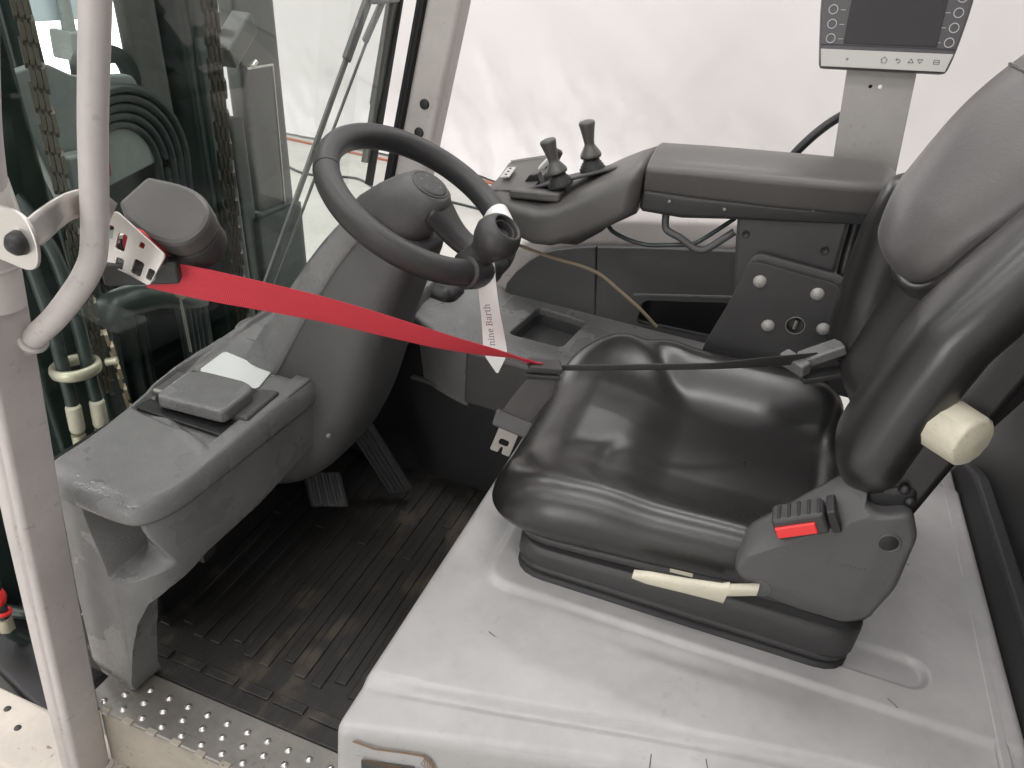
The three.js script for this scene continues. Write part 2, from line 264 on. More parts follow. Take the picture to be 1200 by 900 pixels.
{ // sill and step plate
  const f = thing('door_sill', 'beige grey door sill with a bare studded steel tread plate', 'door sill', [-0.5, -0.14, -0.58]);
  part(f, 'sill_beam', rbox(0.56, 0.135, 0.085, 0.008, [-0.47, -0.074, -0.597]), M.sill);
  const hole = []; 
  part(f, 'tread_plate', rbox(0.60, 0.008, 0.085, 0.003, [-0.47, -0.002, -0.590]), M.steel);
  for (let r = 0; r < 3; r++) for (let k = 0; k < 13; k++) {
    const x = -0.742 + k * 0.036 + (r % 2) * 0.014 + r * 0.006, z = -0.562 - r * 0.022; if (x > -0.26) continue;
    part(f, 'stud', lathe([[0, 0.0036], [0.0015, 0.0038], [0.0035, 0.0022], [0.0053, 0.0006], [0.0068, -0.001]], [x, 0.002, z], [0, 1, 0], 14), M.bright);
  }
  for (let k = 0; k < 11; k++) part(f, 'tooth', rbox(0.016, 0.005, 0.010, 0.0012, [-0.728 + k * 0.0435, 0.0015, -0.549]), M.sill);
}
{ // fender ledge under the pillar, with step treads below
  const f = thing('front_fender', 'dirty off white chassis ledge under the door post', 'fender', [-0.9, -0.2, -0.55]);
  const o = roundPoly([[-1.35, -0.590], [-0.55, -0.600], [-0.50, -0.47], [-0.80, -0.485], [-1.35, -0.470]], [0.02, 0.02, 0.05, 0.06, 0.02], 160);
  part(f, 'ledge', pillow({ outline: o, center: [-0.9, -0.535], top: () => 0, edge: 0.012, side: 0.05, map: (a, b, h) => V(a, -0.155 + h, b), nr: 6 }), M.paintWhite);
  for (const [x, z] of [[-0.98, -0.565], [-0.935, -0.545], [-0.80, -0.52]]) part(f, 'bolt', dome([x, -0.155, z], [0, 1, 0], 0.006, 0.003), M.plasticDark);
  const t = thing('step_tread', 'worn brown ribbed step tread below the white ledge', 'step', [-0.85, -0.42, -0.45]);
  part(t, 'board', rbox(0.7, 0.03, 0.26, 0.006, [-0.75, -0.40, -0.40]), M.plasticDark);
  for (let k = 0; k < 9; k++) part(t, 'rib', rbox(0.022, 0.02, 0.24, 0.006, [-1.05 + k * 0.072, -0.378, -0.40], [0, 0.3, 0]), M.sill);
}
{ // chassis beside the mast foot, seen left of the post
  const f = thing('axle_beam', 'black mud covered axle beam beside the mast foot', 'beam', [-1.2, -0.3, -0.75]);
  part(f, 'beam', bar([-1.5, -0.16, -0.80], [-0.90, -0.20, -0.66], 0.16, 0.07, 0.01), M.black);
  part(f, 'rib', bar([-1.45, -0.11, -0.85], [-0.95, -0.12, -0.80], 0.03, 0.05, 0.006), M.black);
  part(f, 'pipe', tube([[-1.4, -0.10, -0.70], [-1.2, -0.115, -0.69], [-1.08, -0.12, -0.72], [-1.0, -0.10, -0.80]], 0.012, 30, 10), M.hose);
  const h = thing('hydraulic_coupling', 'red capped hydraulic coupling on a black hose', 'coupling', [-1.07, -0.15, -0.66]);
  part(h, 'hose', tube([[-1.09, 0.00, -0.672], [-1.085, -0.06, -0.668], [-1.08, -0.12, -0.668], [-1.06, -0.17, -0.70], [-1.0, -0.17, -0.76]], 0.010, 30, 10), M.hose);
  part(h, 'cap', lathe([[0, 0.02], [0.013, 0.018], [0.016, 0.0], [0.013, -0.012], [0.0, -0.012]], [-1.088, -0.035, -0.668], [0.1, 1, 0.1], 20), M.redPlastic);
  part(h, 'ring', new THREE.TorusGeometry(0.016, 0.004, 8, 20).rotateX(1.2).translate(-1.086, -0.065, -0.665), M.redPlastic);
  part(h, 'nut', new THREE.CylinderGeometry(0.014, 0.014, 0.03, 6).translate(-1.083, -0.095, -0.667), M.zinc);
}

// ================================================================== floor mat and pedals
{
  const f = thing('floor_mat', 'black ribbed rubber floor mat with brown dirt in front of the seat', 'floor mat', [-0.55, -0.02, -1.0]);
  part(f, 'mat', rbox(0.70, 0.014, 0.98, 0.004, [-0.55, -0.009, -1.125]), M.matRubber);
  for (let k = 0; k < 17; k++) {
    const x = -0.80 + k * 0.033; let z0 = -0.72 - 0.005 * rnd(), segs = k % 3 === 1 ? [[0, 0.30], [0.33, 0.56]] : k % 3 === 2 ? [[0.02, 0.42], [0.45, 0.60]] : [[0, 0.58]];
    for (const [a, b] of segs) part(f, 'rib', rbox(0.020, 0.0045, b - a, 0.0022, [x + 0.0003 * k, -0.0004, z0 - (a + b) / 2]), M.matRubber);
  }
  for (let k = 0; k < 8; k++) part(f, 'rib', rbox(0.055, 0.004, 0.018, 0.0018, [-0.74 + k * 0.064, 0.0, -0.675]), M.matRubber);
}
struct('cab_floor', rbox(0.80, 0.05, 1.1, 0.004, [-0.52, -0.045, -1.19]), M.black);
function pedal(name, label, c, w, l, up, right, ribs) {
  const U = V(...up).normalize(), R = V(...right).normalize(), N = R.clone().cross(U).normalize(); if (N.z < 0) N.negate();
  const f = thing(name, label, 'pedal', c), m = (g, du, dr, dn) => g.applyMatrix4(basis(V(...c).addScaledVector(U, du).addScaledVector(R, dr).addScaledVector(N, dn), R, U, R.clone().cross(U)));
  part(f, 'plate', m(new RoundedBoxGeometry(w, l, 0.014, 3, 0.005), 0, 0, 0), M.plasticDark);
  for (let k = 0; k < ribs; k++) part(f, 'rib', m(new RoundedBoxGeometry(w / ribs * 0.62, l * 0.93, 0.006, 2, 0.0025), 0, (k - (ribs - 1) / 2) * w / ribs * 0.96, 0.008), M.plasticDark);
  part(f, 'arm', bar(V(...c).addScaledVector(U, l * 0.45).addScaledVector(N, -0.008).toArray(), V(...c).addScaledVector(U, l * 0.45 + 0.1).addScaledVector(N, -0.05).toArray(), 0.02, 0.012), M.black);
}
pedal('accelerator_pedal', 'long ribbed dark accelerator pedal beside the brake pedal', [-0.60, 0.115, -1.185], 0.052, 0.20, [-0.40, 0.85, 0.22], [0.9, 0.35, -0.30], 5);
pedal('brake_pedal', 'short wide ribbed dark brake pedal under the steering column', [-0.665, 0.085, -1.075], 0.075, 0.075, [-0.55, 0.6, -0.5], [0.85, 0.0, -0.45], 5);

// ================================================================== windscreen, wiper
{
  const f = thing('windscreen', 'slightly green windscreen pane in front of the lift mast', 'windscreen', [-0.86, 0.4, -1.07]);
  const gx = y => -0.872 + (y - 0.4) * 0.125;
  const g = new THREE.BufferGeometry(); g.setAttribute('position', new THREE.Float32BufferAttribute([gx(0.34), 0.34, -0.585, gx(0.34), 0.34, -1.55, gx(1.4), 1.4, -1.55, gx(1.4), 1.4, -0.585], 3)); g.setIndex([0, 1, 2, 0, 2, 3]); g.computeVertexNormals();
  part(f, 'pane', g, M.glass);
  part(f, 'bottom_seal', bar([gx(0.34) + 0.002, 0.338, -0.60], [gx(0.34) + 0.002, 0.338, -1.53], 0.012, 0.014, 0.004), M.black);
}
{
  const f = thing('windscreen_wiper', 'grey windscreen wiper with twin arms outside the far end of the windscreen', 'wiper', [-0.9, 0.5, -1.5]);
  part(f, 'arm', bar([-0.862, 0.935, -1.562], [-0.915, 0.405, -1.251], 0.016, 0.006, 0.002, [1, 0, 0]), M.plastic);
  part(f, 'arm', bar([-0.862, 0.925, -1.618], [-0.915, 0.396, -1.285], 0.007, 0.005, 0.002, [1, 0, 0]), M.plastic);
  part(f, 'arm_head', bar([-0.861, 0.945, -1.568], [-0.872, 0.83, -1.500], 0.024, 0.012, 0.004, [1, 0, 0]), M.plastic);
  part(f, 'arm_head', bar([-0.865, 0.945, -1.645], [-0.874, 0.86, -1.58], 0.016, 0.01, 0.003, [1, 0, 0]), M.plastic);
  part(f, 'pivot', rod([-0.86, 0.945, -1.565], [-0.86, 0.945, -1.69], 0.011), M.plastic);
  const bl = part(f, 'blade_carrier', loft([[0.98, 0.022], [0.72, 0.017], [0.715, 0.011], [0.585, 0.008]].map(([y, w]) => { const t = (0.98 - y) / 0.4, z = lerp(-1.712, -1.650, t), x = lerp(-0.868, -0.905, t); return [V(x - 0.008, y, z + w), V(x + 0.008, y, z + w), V(x + 0.008, y, z - w), V(x - 0.008, y, z - w)]; })), M.mastGrey);
  part(bl, 'rubber_lip', bar([-0.862, 0.98, -1.722], [-0.897, 0.53, -1.655], 0.008, 0.02, 0.002, [1, 0, 0]), M.rubber);
}

// ================================================================== dashboard
{
  const d = thing('dashboard', 'grey moulded plastic dashboard with an open storage pocket at its end', 'dashboard', [-0.7, 0.0, -0.9]);
  // outer path of the body seen from above: along the near end, round the corner, then along the driver's side
  const per = new THREE.CurvePath(); const v2 = (x, z) => new THREE.Vector2(x, z);
  per.add(new THREE.LineCurve(v2(-0.785, -0.592), v2(-0.700, -0.580))); per.add(new THREE.CubicBezierCurve(v2(-0.700, -0.580), v2(-0.648, -0.574), v2(-0.622, -0.605), v2(-0.619, -0.665))); per.add(new THREE.LineCurve(v2(-0.619, -0.665), v2(-0.606, -0.95))); per.add(new THREE.LineCurve(v2(-0.606, -0.95), v2(-0.62, -1.53)));
  const LEN = per.getLength(), lens = per.getCurveLengths();
  const at = s => per.getPoint(Math.min(0.9999, Math.max(0, s / LEN)));
  const bottom = s => curveAt([[0, 0.0], [0.062, 0.0], [0.078, 0.012], [0.090, 0.06], [0.100, 0.125], [0.112, 0.175], [0.135, 0.215], [0.17, 0.240], [0.24, 0.262], [0.36, 0.268], [0.5, 0.30], [LEN, 0.33]], s);
  const nrm = s => { const a = at(s - 0.004), b = at(s + 0.004); return v2(-(b.y - a.y), b.x - a.x).normalize(); };
  const TOPY = 0.395;
  const pocket = (s, y) => {
    const l = lerp(0.082, 0.056, sm(0.26, 0.375, y)), r = lerp(0.190, 0.150, sm(0.26, 0.37, y));
    const fl = 0.262 + 0.02 * sm(0.08, 0.17, s);
    const a = sm(l, l + 0.004, s) * sm(0.378, 0.372, y) * (1 - sm(r - 0.035, r, s)) * sm(fl - 0.003, fl + 0.020, y);
    return a;
  };
  const g = grid(300, 190, (u, v) => {
    const s = u < 0.62 ? u / 0.62 * 0.24 : 0.24 + (u - 0.62) / 0.38 * (LEN - 0.24);
    const p = at(s), n = nrm(s), b = bottom(s), fade = v;
    let y, off = 0;
    if (v < 0.94) { y = lerp(TOPY, b, v / 0.94); } else { y = b + 0.004 * Math.sin((v - 0.94) / 0.06 * Math.PI); off = (v - 0.94) / 0.06 * 0.05; }
    let inset = 0.075 * pocket(s, y) + off;
    inset += 0.03 * sm(0.30, 0.10, y) * sm(0.09, 0.14, s) + 0.010 * sm(0.05, 0.0, y);
    const ax = lerp(n.x, -0.55, 0), az = n.y;
    return V(p.x - n.x * inset * (off ? 1 : 1) , y, p.y - n.y * inset);
  });
  const body = part(d, 'end_panel', g, M.plastic);
  part(body, 'screw', dome([-0.662, 0.378, -0.5825], [0.2, 0, 1], 0.004, 0.002), M.black);
  // top cover: a cap over the body with rounded rim, a raised bead and a sunk tray
  const o = roundPoly([[-0.792, -0.582], [-0.690, -0.571], [-0.612, -0.578], [-0.600, -0.95], [-0.612, -1.53], [-0.850, -1.53], [-0.832, -0.95], [-0.792, -0.70]], [0.012, 0.06, 0.085, 0.1, 0.02, 0.02, 0.1, 0.15], 560);
  const ridge = [[-0.808, -0.98], [-0.803, -0.87], [-0.795, -0.80], [-0.770, -0.768], [-0.73, -0.752], [-0.66, -0.722], [-0.640, -0.712]];
  const ridgeDist = (a, b) => { let m = 9; for (let i = 1; i < ridge.length; i++) { const [x0, y0] = ridge[i - 1], [x1, y1] = ridge[i], dx = x1 - x0, dy = y1 - y0, t = Math.min(1, Math.max(0, ((a - x0) * dx + (b - y0) * dy) / (dx * dx + dy * dy))); m = Math.min(m, Math.hypot(a - x0 - dx * t, b - y0 - dy * t)); } return m; };
  const sunk = (a, b) => { const fx = lerp(-0.792, -0.815, sm(-0.75, -1.0, b)); const e = Math.min(a - fx, -0.637 - a, -0.735 - b + 0.42 * (a + 0.72) * 0.35); return sm(0, 0.007, e); };
  part(d, 'top_cover', pillow({ outline: o, center: [-0.715, -1.0], top: (a, b) => 0.006 * sm(0.013, 0.0, ridgeDist(a, b)) + 0.009 * sm(-0.60, -0.85, b) + 0.004 * sm(0.03, 0, Math.abs(a + 0.805)) - 0.010 * sunk(a, b), edge: 0.026, side: 0.035, tuck: 0.002, map: (a, b, h) => V(a, 0.417 + h, b), nr: 150, ns: 3 }), M.plastic);
  part(d, 'side_plug', lathe([[0, 0.004], [0.009, 0.004], [0.012, 0.001], [0.012, -0.004]], [-0.788, 0.398, -0.5815], [-0.1, 0, 1], 18), M.plasticDark);
  // storage lid, half open, and its catch
  const lid = part(d, 'lid', extr([[-0.058, -0.045], [0.058, -0.045], [0.060, 0.030], [0.040, 0.045], [-0.040, 0.045], [-0.060, 0.03]], 0.024, 0.006, 0.012).rotateX(-Math.PI / 2).rotateZ(0.02).rotateY(0.06).translate(-0.705, 0.424, -0.812), M.plastic);
  part(lid, 'hinge_block', rbox(0.026, 0.016, 0.062, 0.004, [-0.778, 0.426, -0.822], [0, 0.08, 0]), M.plasticMid);
  part(lid, 'hinge_pin', rod([-0.785, 0.432, -0.79], [-0.765, 0.432, -0.79], 0.004), M.steel);
  part(d, 'catch', rbox(0.034, 0.034, 0.088, 0.005, [-0.640, 0.413, -0.838], [0, 0.04, 0.14]), M.plasticMid);
  part(d, 'catch', rbox(0.024, 0.030, 0.068, 0.004, [-0.622, 0.411, -0.915], [0, 0.0, 0.12]), M.plastic);
  part(d, 'lock', lathe([[0, 0.004], [0.007, 0.004], [0.009, 0.0], [0.009, -0.006]], [-0.6205, 0.405, -0.822], [1, 0.1, 0], 18), M.bright);
  part(d, 'lid_well', rbox(0.16, 0.006, 0.13, 0.002, [-0.712, 0.4175, -0.818]), M.black);
  // paper sticker
  const sq = roundPoly([[-0.786, -0.888], [-0.792, -0.962], [-0.686, -0.946], [-0.672, -0.886]], 0.004, 40);
  part(d, 'sticker', slab(sq.map(p => new THREE.Vector2(p.x, -p.y)), 0.0016, 0.0004).rotateX(-Math.PI / 2).translate(0, 0.4172, 0), M.stickerMat, 'plain white paper sticker');
  // round cover outline by the column foot
  part(d, 'round_cover', lathe([[0, 0.003], [0.048, 0.003], [0.050, 0.001], [0.050, -0.003]], [-0.79, 0.4165, -1.07], [0, 1, 0], 48), M.plastic);
  part(d, 'inner_support', rbox(0.08, 0.34, 0.86, 0.01, [-0.80, 0.19, -1.14]), M.black);
  part(d, 'underside_clip', rbox(0.014, 0.02, 0.03, 0.003, [-0.640, 0.238, -0.70]), M.black);
}
// ================================================================== steering column and wheel
{
  const c = thing('steering_column', 'grey plastic steering column shroud rising out of the dashboard', 'steering column', [-0.7, 0.16, -1.05]);
  const S = [[-0.84, 0.30, -0.74, 0.150, 0.120], [-0.815, 0.345, -0.655, 0.175, 0.118], [-0.79, 0.375, -0.592, 0.235, 0.114], [-0.765, 0.412, -0.552, 0.315, 0.110], [-0.735, 0.462, -0.524, 0.405, 0.104], [-0.69, 0.535, -0.503, 0.50, 0.096], [-0.645, 0.607, -0.482, 0.575, 0.088], [-0.612, 0.655, -0.462, 0.628, 0.080], [-0.578, 0.696, -0.455, 0.655, 0.070], [-0.556, 0.712, -0.462, 0.668, 0.058]];
  const cv = [0, 1, 2, 3, 4].map(k => new THREE.CatmullRomCurve3(S.map((s, i) => V(s[k], i, 0))));
  const rr = superRing(72, 1, 1, 4.2);
  const ringAt = (t, grow, pick) => { const [a, b, e, f, w] = cv.map(q => q.getPoint(t).x); return rr.map(([p, q], i) => { const k = (p + 1) / 2, gx = p * grow, gz = q * grow; const L = Math.hypot(a - e, b - f); return V(lerp(a, e, k) + (e - a) / L * gx, lerp(b, f, k) + (f - b) / L * gx, -1.05 + q * w + gz); }); };
  const full = []; for (let i = 0; i <= 60; i++) full.push(ringAt(i / 60, 0));
  part(c, 'rear_shell', loft(full), M.plasticMid);
  // front shell: the forward part of each ring, 2.5 mm proud, so that the joint shows
  const P = []; const idx = []; for (let i = 0; i < 72; i++) { const x = rr[(i + 36) % 72]; }
  const arc = []; for (let i = 0; i < 72; i++) if (rr[i][0] < -0.02) arc.push(i);
  const fg = grid(arc.length - 1 + 4, 60, (u, v) => { const n = arc.length + 3, k = Math.round(u * n), t = 0.12 + v * 0.80; const edgeIn = (k < 2 || k > n - 2) ? -0.004 : 0.0028; const j = Math.min(arc.length - 1, Math.max(0, k - 2)); return ringAt(t, edgeIn)[arc[j]]; });
  part(c, 'front_shell', fg, M.plastic);
  part(c, 'screw', dome([-0.573, 0.33, -0.937], [0.6, 0, 0.8], 0.005, 0.003), M.steel);
  part(c, 'tilt_slot', rbox(0.03, 0.05, 0.02, 0.004, [-0.655, 0.385, -0.942], [0, 0, 0.5]), M.black);
}
{
  const w = thing('steering_wheel', 'dark padded steering wheel with a ball knob and one broad spoke', 'steering wheel', [-0.48, 0.70, -1.055]);
  const C = V(-0.483, 0.725, -1.055), th = -0.474, U = V(Math.cos(th), Math.sin(th), 0), N0 = V(-Math.sin(th), Math.cos(th), 0), ph = -0.06, W = V(0, 0, 1).multiplyScalar(Math.cos(ph)).addScaledVector(N0, Math.sin(ph)), N = W.clone().cross(U).normalize();
  const L = (u, n, z) => C.clone().addScaledVector(U, u).addScaledVector(N, n).addScaledVector(W, z);
  const RR = 0.150, RT = 0.0185;
  const at = a => L(RR * Math.cos(a), 0, RR * Math.sin(a));
  const rings = (a0, a1, r, n) => { const o = []; for (let i = 0; i <= n; i++) { const a = lerp(a0, a1, i / n), c = at(a), out = c.clone().sub(C).normalize(); o.push(superRing(20, r * 1.0, r * 1.08, 2.2).map(([p, q]) => c.clone().addScaledVector(out, p).addScaledVector(N, q))); } return o; };
  const ka = 0.36;                                         // angle of the ball knob on the rim
  part(w, 'rim', loft(rings(0, Math.PI * 2, RT, 120)), M.wheelRubber);
  part(w, 'tape', loft(rings(-0.95, -0.72, RT + 0.0012, 10)), M.white, 'white tape wrapped round the rim');
  part(w, 'joint', loft(rings(2.45, 2.462, RT + 0.0004, 2)), M.black);
  // hub
  const hr = (n, r, e, du = 0) => superRing(40, r, r * 0.92, e).map(([p, q]) => L(p + du, n, q));
  part(w, 'hub', loft([hr(-0.075, 0.060, 2.8, -0.030), hr(-0.05, 0.060, 2.8, -0.024), hr(-0.02, 0.056, 2.7, -0.014), hr(0.005, 0.049, 2.6, -0.006), hr(0.022, 0.041, 2.5, -0.001), hr(0.031, 0.035, 2.4), hr(0.0335, 0.029, 2.3)]), M.plasticMid);
  const pad = part(w, 'hub_cap', lathe([[0, 0.0055], [0.022, 0.005], [0.027, 0.003], [0.0285, -0.002]], L(0, 0.032, 0).toArray(), N.toArray(), 40), M.plasticDark);
  part(pad, 'trim_ring', new THREE.TorusGeometry(0.0285, 0.0014, 8, 44).applyQuaternion(new THREE.Quaternion().setFromUnitVectors(V(0, 0, 1), N)).translate(...L(0, 0.034, 0).toArray()), M.plasticMid);
  for (const a of [0.5, 1.6, 2.6, 3.7, 4.8, 5.8]) part(pad, 'dimple', dome(L(0.016 * Math.cos(a), 0.0365, 0.016 * Math.sin(a)).toArray(), N.toArray(), 0.0026, 0.001), M.plastic);
  // spoke
  const sp = []; for (let i = 0; i <= 24; i++) { const t = i / 24, u = lerp(0.03, RR - 0.004, t), n = lerp(0.008, 0.0, sm(0, 1, t)) - 0.018 * Math.sin(t * Math.PI), ww = lerp(0.038, 0.034, t) - 0.012 * Math.sin(t * Math.PI); sp.push(superRing(20, lerp(0.017, 0.012, t), ww, 2.6).map(([p, q]) => L(u, n + p, q - 0.018 * t))); }
  part(w, 'spoke', loft(sp), M.wheelRubber);
  // ball knob with an open socket on top
  const kc = at(ka), out = kc.clone().sub(C).normalize(), kb = kc.clone().addScaledVector(N, 0.064).addScaledVector(out, -0.006);
  const ax = N.clone().addScaledVector(out, 0.16).normalize();
  const k = part(w, 'ball_knob', lathe([[0.012, -0.084], [0.026, -0.072], [0.0225, -0.052], [0.0205, -0.036], [0.024, -0.026], [0.031, -0.014], [0.0350, 0.0], [0.0325, 0.011], [0.028, 0.020], [0.0235, 0.0245], [0.0205, 0.0250], [0.0190, 0.0225], [0.0185, 0.016], [0.0165, 0.015], [0.0155, 0.004], [0.0, 0.002]], kb.toArray(), ax.toArray(), 44), M.wheelRubber);
  part(k, 'socket_ring', lathe([[0.0185, 0.017], [0.0165, 0.019], [0.0145, 0.018], [0.0140, 0.010]], kb.toArray(), ax.toArray(), 36), M.plasticDark);
  part(w, 'knob_clamp', loft(rings(ka - 0.20, ka + 0.17, RT + 0.0045, 10)), M.wheelRubber);
}

// ================================================================== bonnet under the seat
{
  const b = thing('engine_bonnet', 'worn light grey sheet steel bonnet carrying the driver seat', 'bonnet', [0.1, 0, -1.0]);
  const o = roundPoly([[-0.302, -0.500], [0.02, -0.584], [0.49, -0.69], [0.49, -1.58], [-0.302, -1.58]], [0.018, 0.2, 0.03, 0.03, 0.02], 640);
  const zg = x => curveAt([[-0.32, -0.566], [-0.17, -0.597], [0.065, -0.648], [0.257, -0.684], [0.6, -0.73]], x);
  const top = (x, z) => {
    let h = 0.0055 + 0.03 * x + 0.0075 * sm(0.007, -0.007, z - zg(x) + 0.004) - 0.0035 * sm(0.011, 0.0, Math.abs(z - zg(x) - 0.005)) * sm(-0.30, -0.24, x);
    const ex = Math.max(-0.222 - x, x - 0.62), ez = Math.max(z + 0.796, -1.36 - z), e = Math.hypot(Math.max(ex + 0.03, 0), Math.max(ez + 0.03, 0)) - 0.03; h += 0.006 * sm(0.014, 0.0, e);
    const cx = Math.min(0.352, Math.max(0.15, x)), dd = Math.hypot(x - cx, z + 0.866); h -= 0.009 * sm(0.031, 0.020, dd);
    h += 0.0018 * (fbm(x * 7 + 20, z * 7 + 20, 256, 3) - 0.5);
    return h;
  };
  const m = part(b, 'cover', pillow({ outline: o, center: [0.05, -1.0], top, edge: 0.017, side: 0.265, map: (a, c, h) => V(a, 0.277 + h, c), nr: 170, ne: 8, ns: 12 }), M.paint);
  // scratched brown dents on the near corner of the side
  const cv = document.createElement('canvas'); cv.width = 512; cv.height = 256; const x = cv.getContext('2d');
  x.clearRect(0, 0, 512, 256);
  const stroke = (pts, w, col) => { x.strokeStyle = col; x.lineWidth = w * 2.4; x.lineCap = 'round'; x.lineJoin = 'round'; x.beginPath(); pts.forEach((p, i) => { const q = [p[0] + (rnd() - 0.5) * 4, p[1] + (rnd() - 0.5) * 4]; i ? x.lineTo(...q) : x.moveTo(...q); }); x.stroke(); };
  for (let k = 0; k < 5; k++) { stroke([[30, 30], [90, 52], [180, 50], [235, 52], [262, 85], [272, 120], [310, 150], [360, 150]], 2 + 2 * rnd(), `rgba(${105 + 25 * rnd()},${88 + 20 * rnd()},${70},0.6)`); }
  for (let k = 0; k < 4; k++) stroke([[60, 105 + 6 * k], [130, 118 + 4 * k], [210, 122 + 5 * k], [245, 130]], 1.5 + 2 * rnd(), `rgba(105,85,62,${0.35 + 0.3 * rnd()})`);
  for (let k = 0; k < 5; k++) stroke([[240 + 4 * k, 60], [232 + 8 * k, 95], [262 + 4 * k, 130]], 1.5, 'rgba(110,92,70,0.6)');
  for (let k = 0; k < 6; k++) stroke([[380 + 4 * k, 110], [378 + 5 * k, 150], [384 + 3 * k, 190]], 1.2, 'rgba(120,105,85,0.45)');
  for (let k = 0; k < 30; k++) { const a = 20 + 380 * rnd(), c = 20 + 190 * rnd(); stroke([[a, c], [a + 20 * (rnd() - 0.3), c + 8 * (rnd() - 0.5)]], 1, `rgba(110,95,75,${0.2 + 0.3 * rnd()})`); }
  const ct = new THREE.CanvasTexture(cv); ct.colorSpace = THREE.SRGBColorSpace;
  const p0 = V(-0.288, 0.275, -0.5028), p1 = V(-0.088, 0.275, -0.5548), pg = new THREE.BufferGeometry(), nx = V(-0.26, 0, -1).normalize().multiplyScalar(-0.0018);
  pg.setAttribute('position', new THREE.Float32BufferAttribute([p0.x + nx.x, 0.268, p0.z + nx.z, p1.x + nx.x, 0.273, p1.z + nx.z, p1.x + nx.x, 0.173, p1.z + nx.z, p0.x + nx.x, 0.168, p0.z + nx.z], 3)); pg.setAttribute('uv', new THREE.Float32BufferAttribute([0, 1, 1, 1, 1, 0, 0, 0], 2)); pg.setIndex([0, 3, 2, 0, 2, 1]); pg.computeVertexNormals();
  const bb = worldBase(b); pg.translate(-bb.x, -bb.y, -bb.z);
  const sc = new THREE.Mesh(pg, new THREE.MeshStandardMaterial({ map: ct, transparent: true, roughness: 0.8 })); sc.name = 'scratches'; sc.userData.label = 'brown scrapes in the paint'; b.add(sc);
  part(b, 'vent_slot', bar([-0.268, 0.206, -0.5086], [-0.205, 0.209, -0.525], 0.004, 0.03, 0.0018), M.plasticDark);
  for (const [a, c, l, t] of [[0.055, -0.605, 0.02, 1.5], [0.12, -0.62, 0.03, 1.3], [-0.18, -0.70, 0.012, 0.4], [0.33, -0.80, 0.016, 0.7], [0.3, -1.0, 0.02, 2.5], [0.37, -1.1, 0.014, 0.4]]) { const y = 0.277 + top(a, c) + 0.0003; part(b, 'scratch', bar([a - l / 2 * Math.cos(t), y, c - l / 2 * Math.sin(t)], [a + l / 2 * Math.cos(t), y, c + l / 2 * Math.sin(t)], 0.0012, 0.0008, 0.0003), M.plasticMid); }
  part(b, 'rear_bead', bar([0.455, 0.305, -0.72], [0.468, 0.305, -1.56], 0.016, 0.010, 0.004), M.paint);
}
{ // black panel behind the seat
  const p = thing('rear_panel', 'black rear cab panel behind the driver seat', 'panel', [0.55, 0.2, -1.1]);
  part(p, 'panel', extr([[-1.62, 0.18], [-0.30, 0.18], [-0.30, 1.0], [-1.1, 1.0], [-1.30, 0.80], [-1.45, 0.62], [-1.62, 0.58]], 0.06, 0.008, 0.03).rotateY(-Math.PI / 2).translate(0.575, 0, 0), M.black);
  const g = extr([[-1.50, 0.19], [-0.34, 0.19], [-0.34, 0.36], [-1.36, 0.36], [-1.45, 0.33]], 0.03, 0.008, 0.03).rotateY(-Math.PI / 2).translate(0.520, 0, 0);
  part(p, 'kick_ledge', g, M.rubber);
}

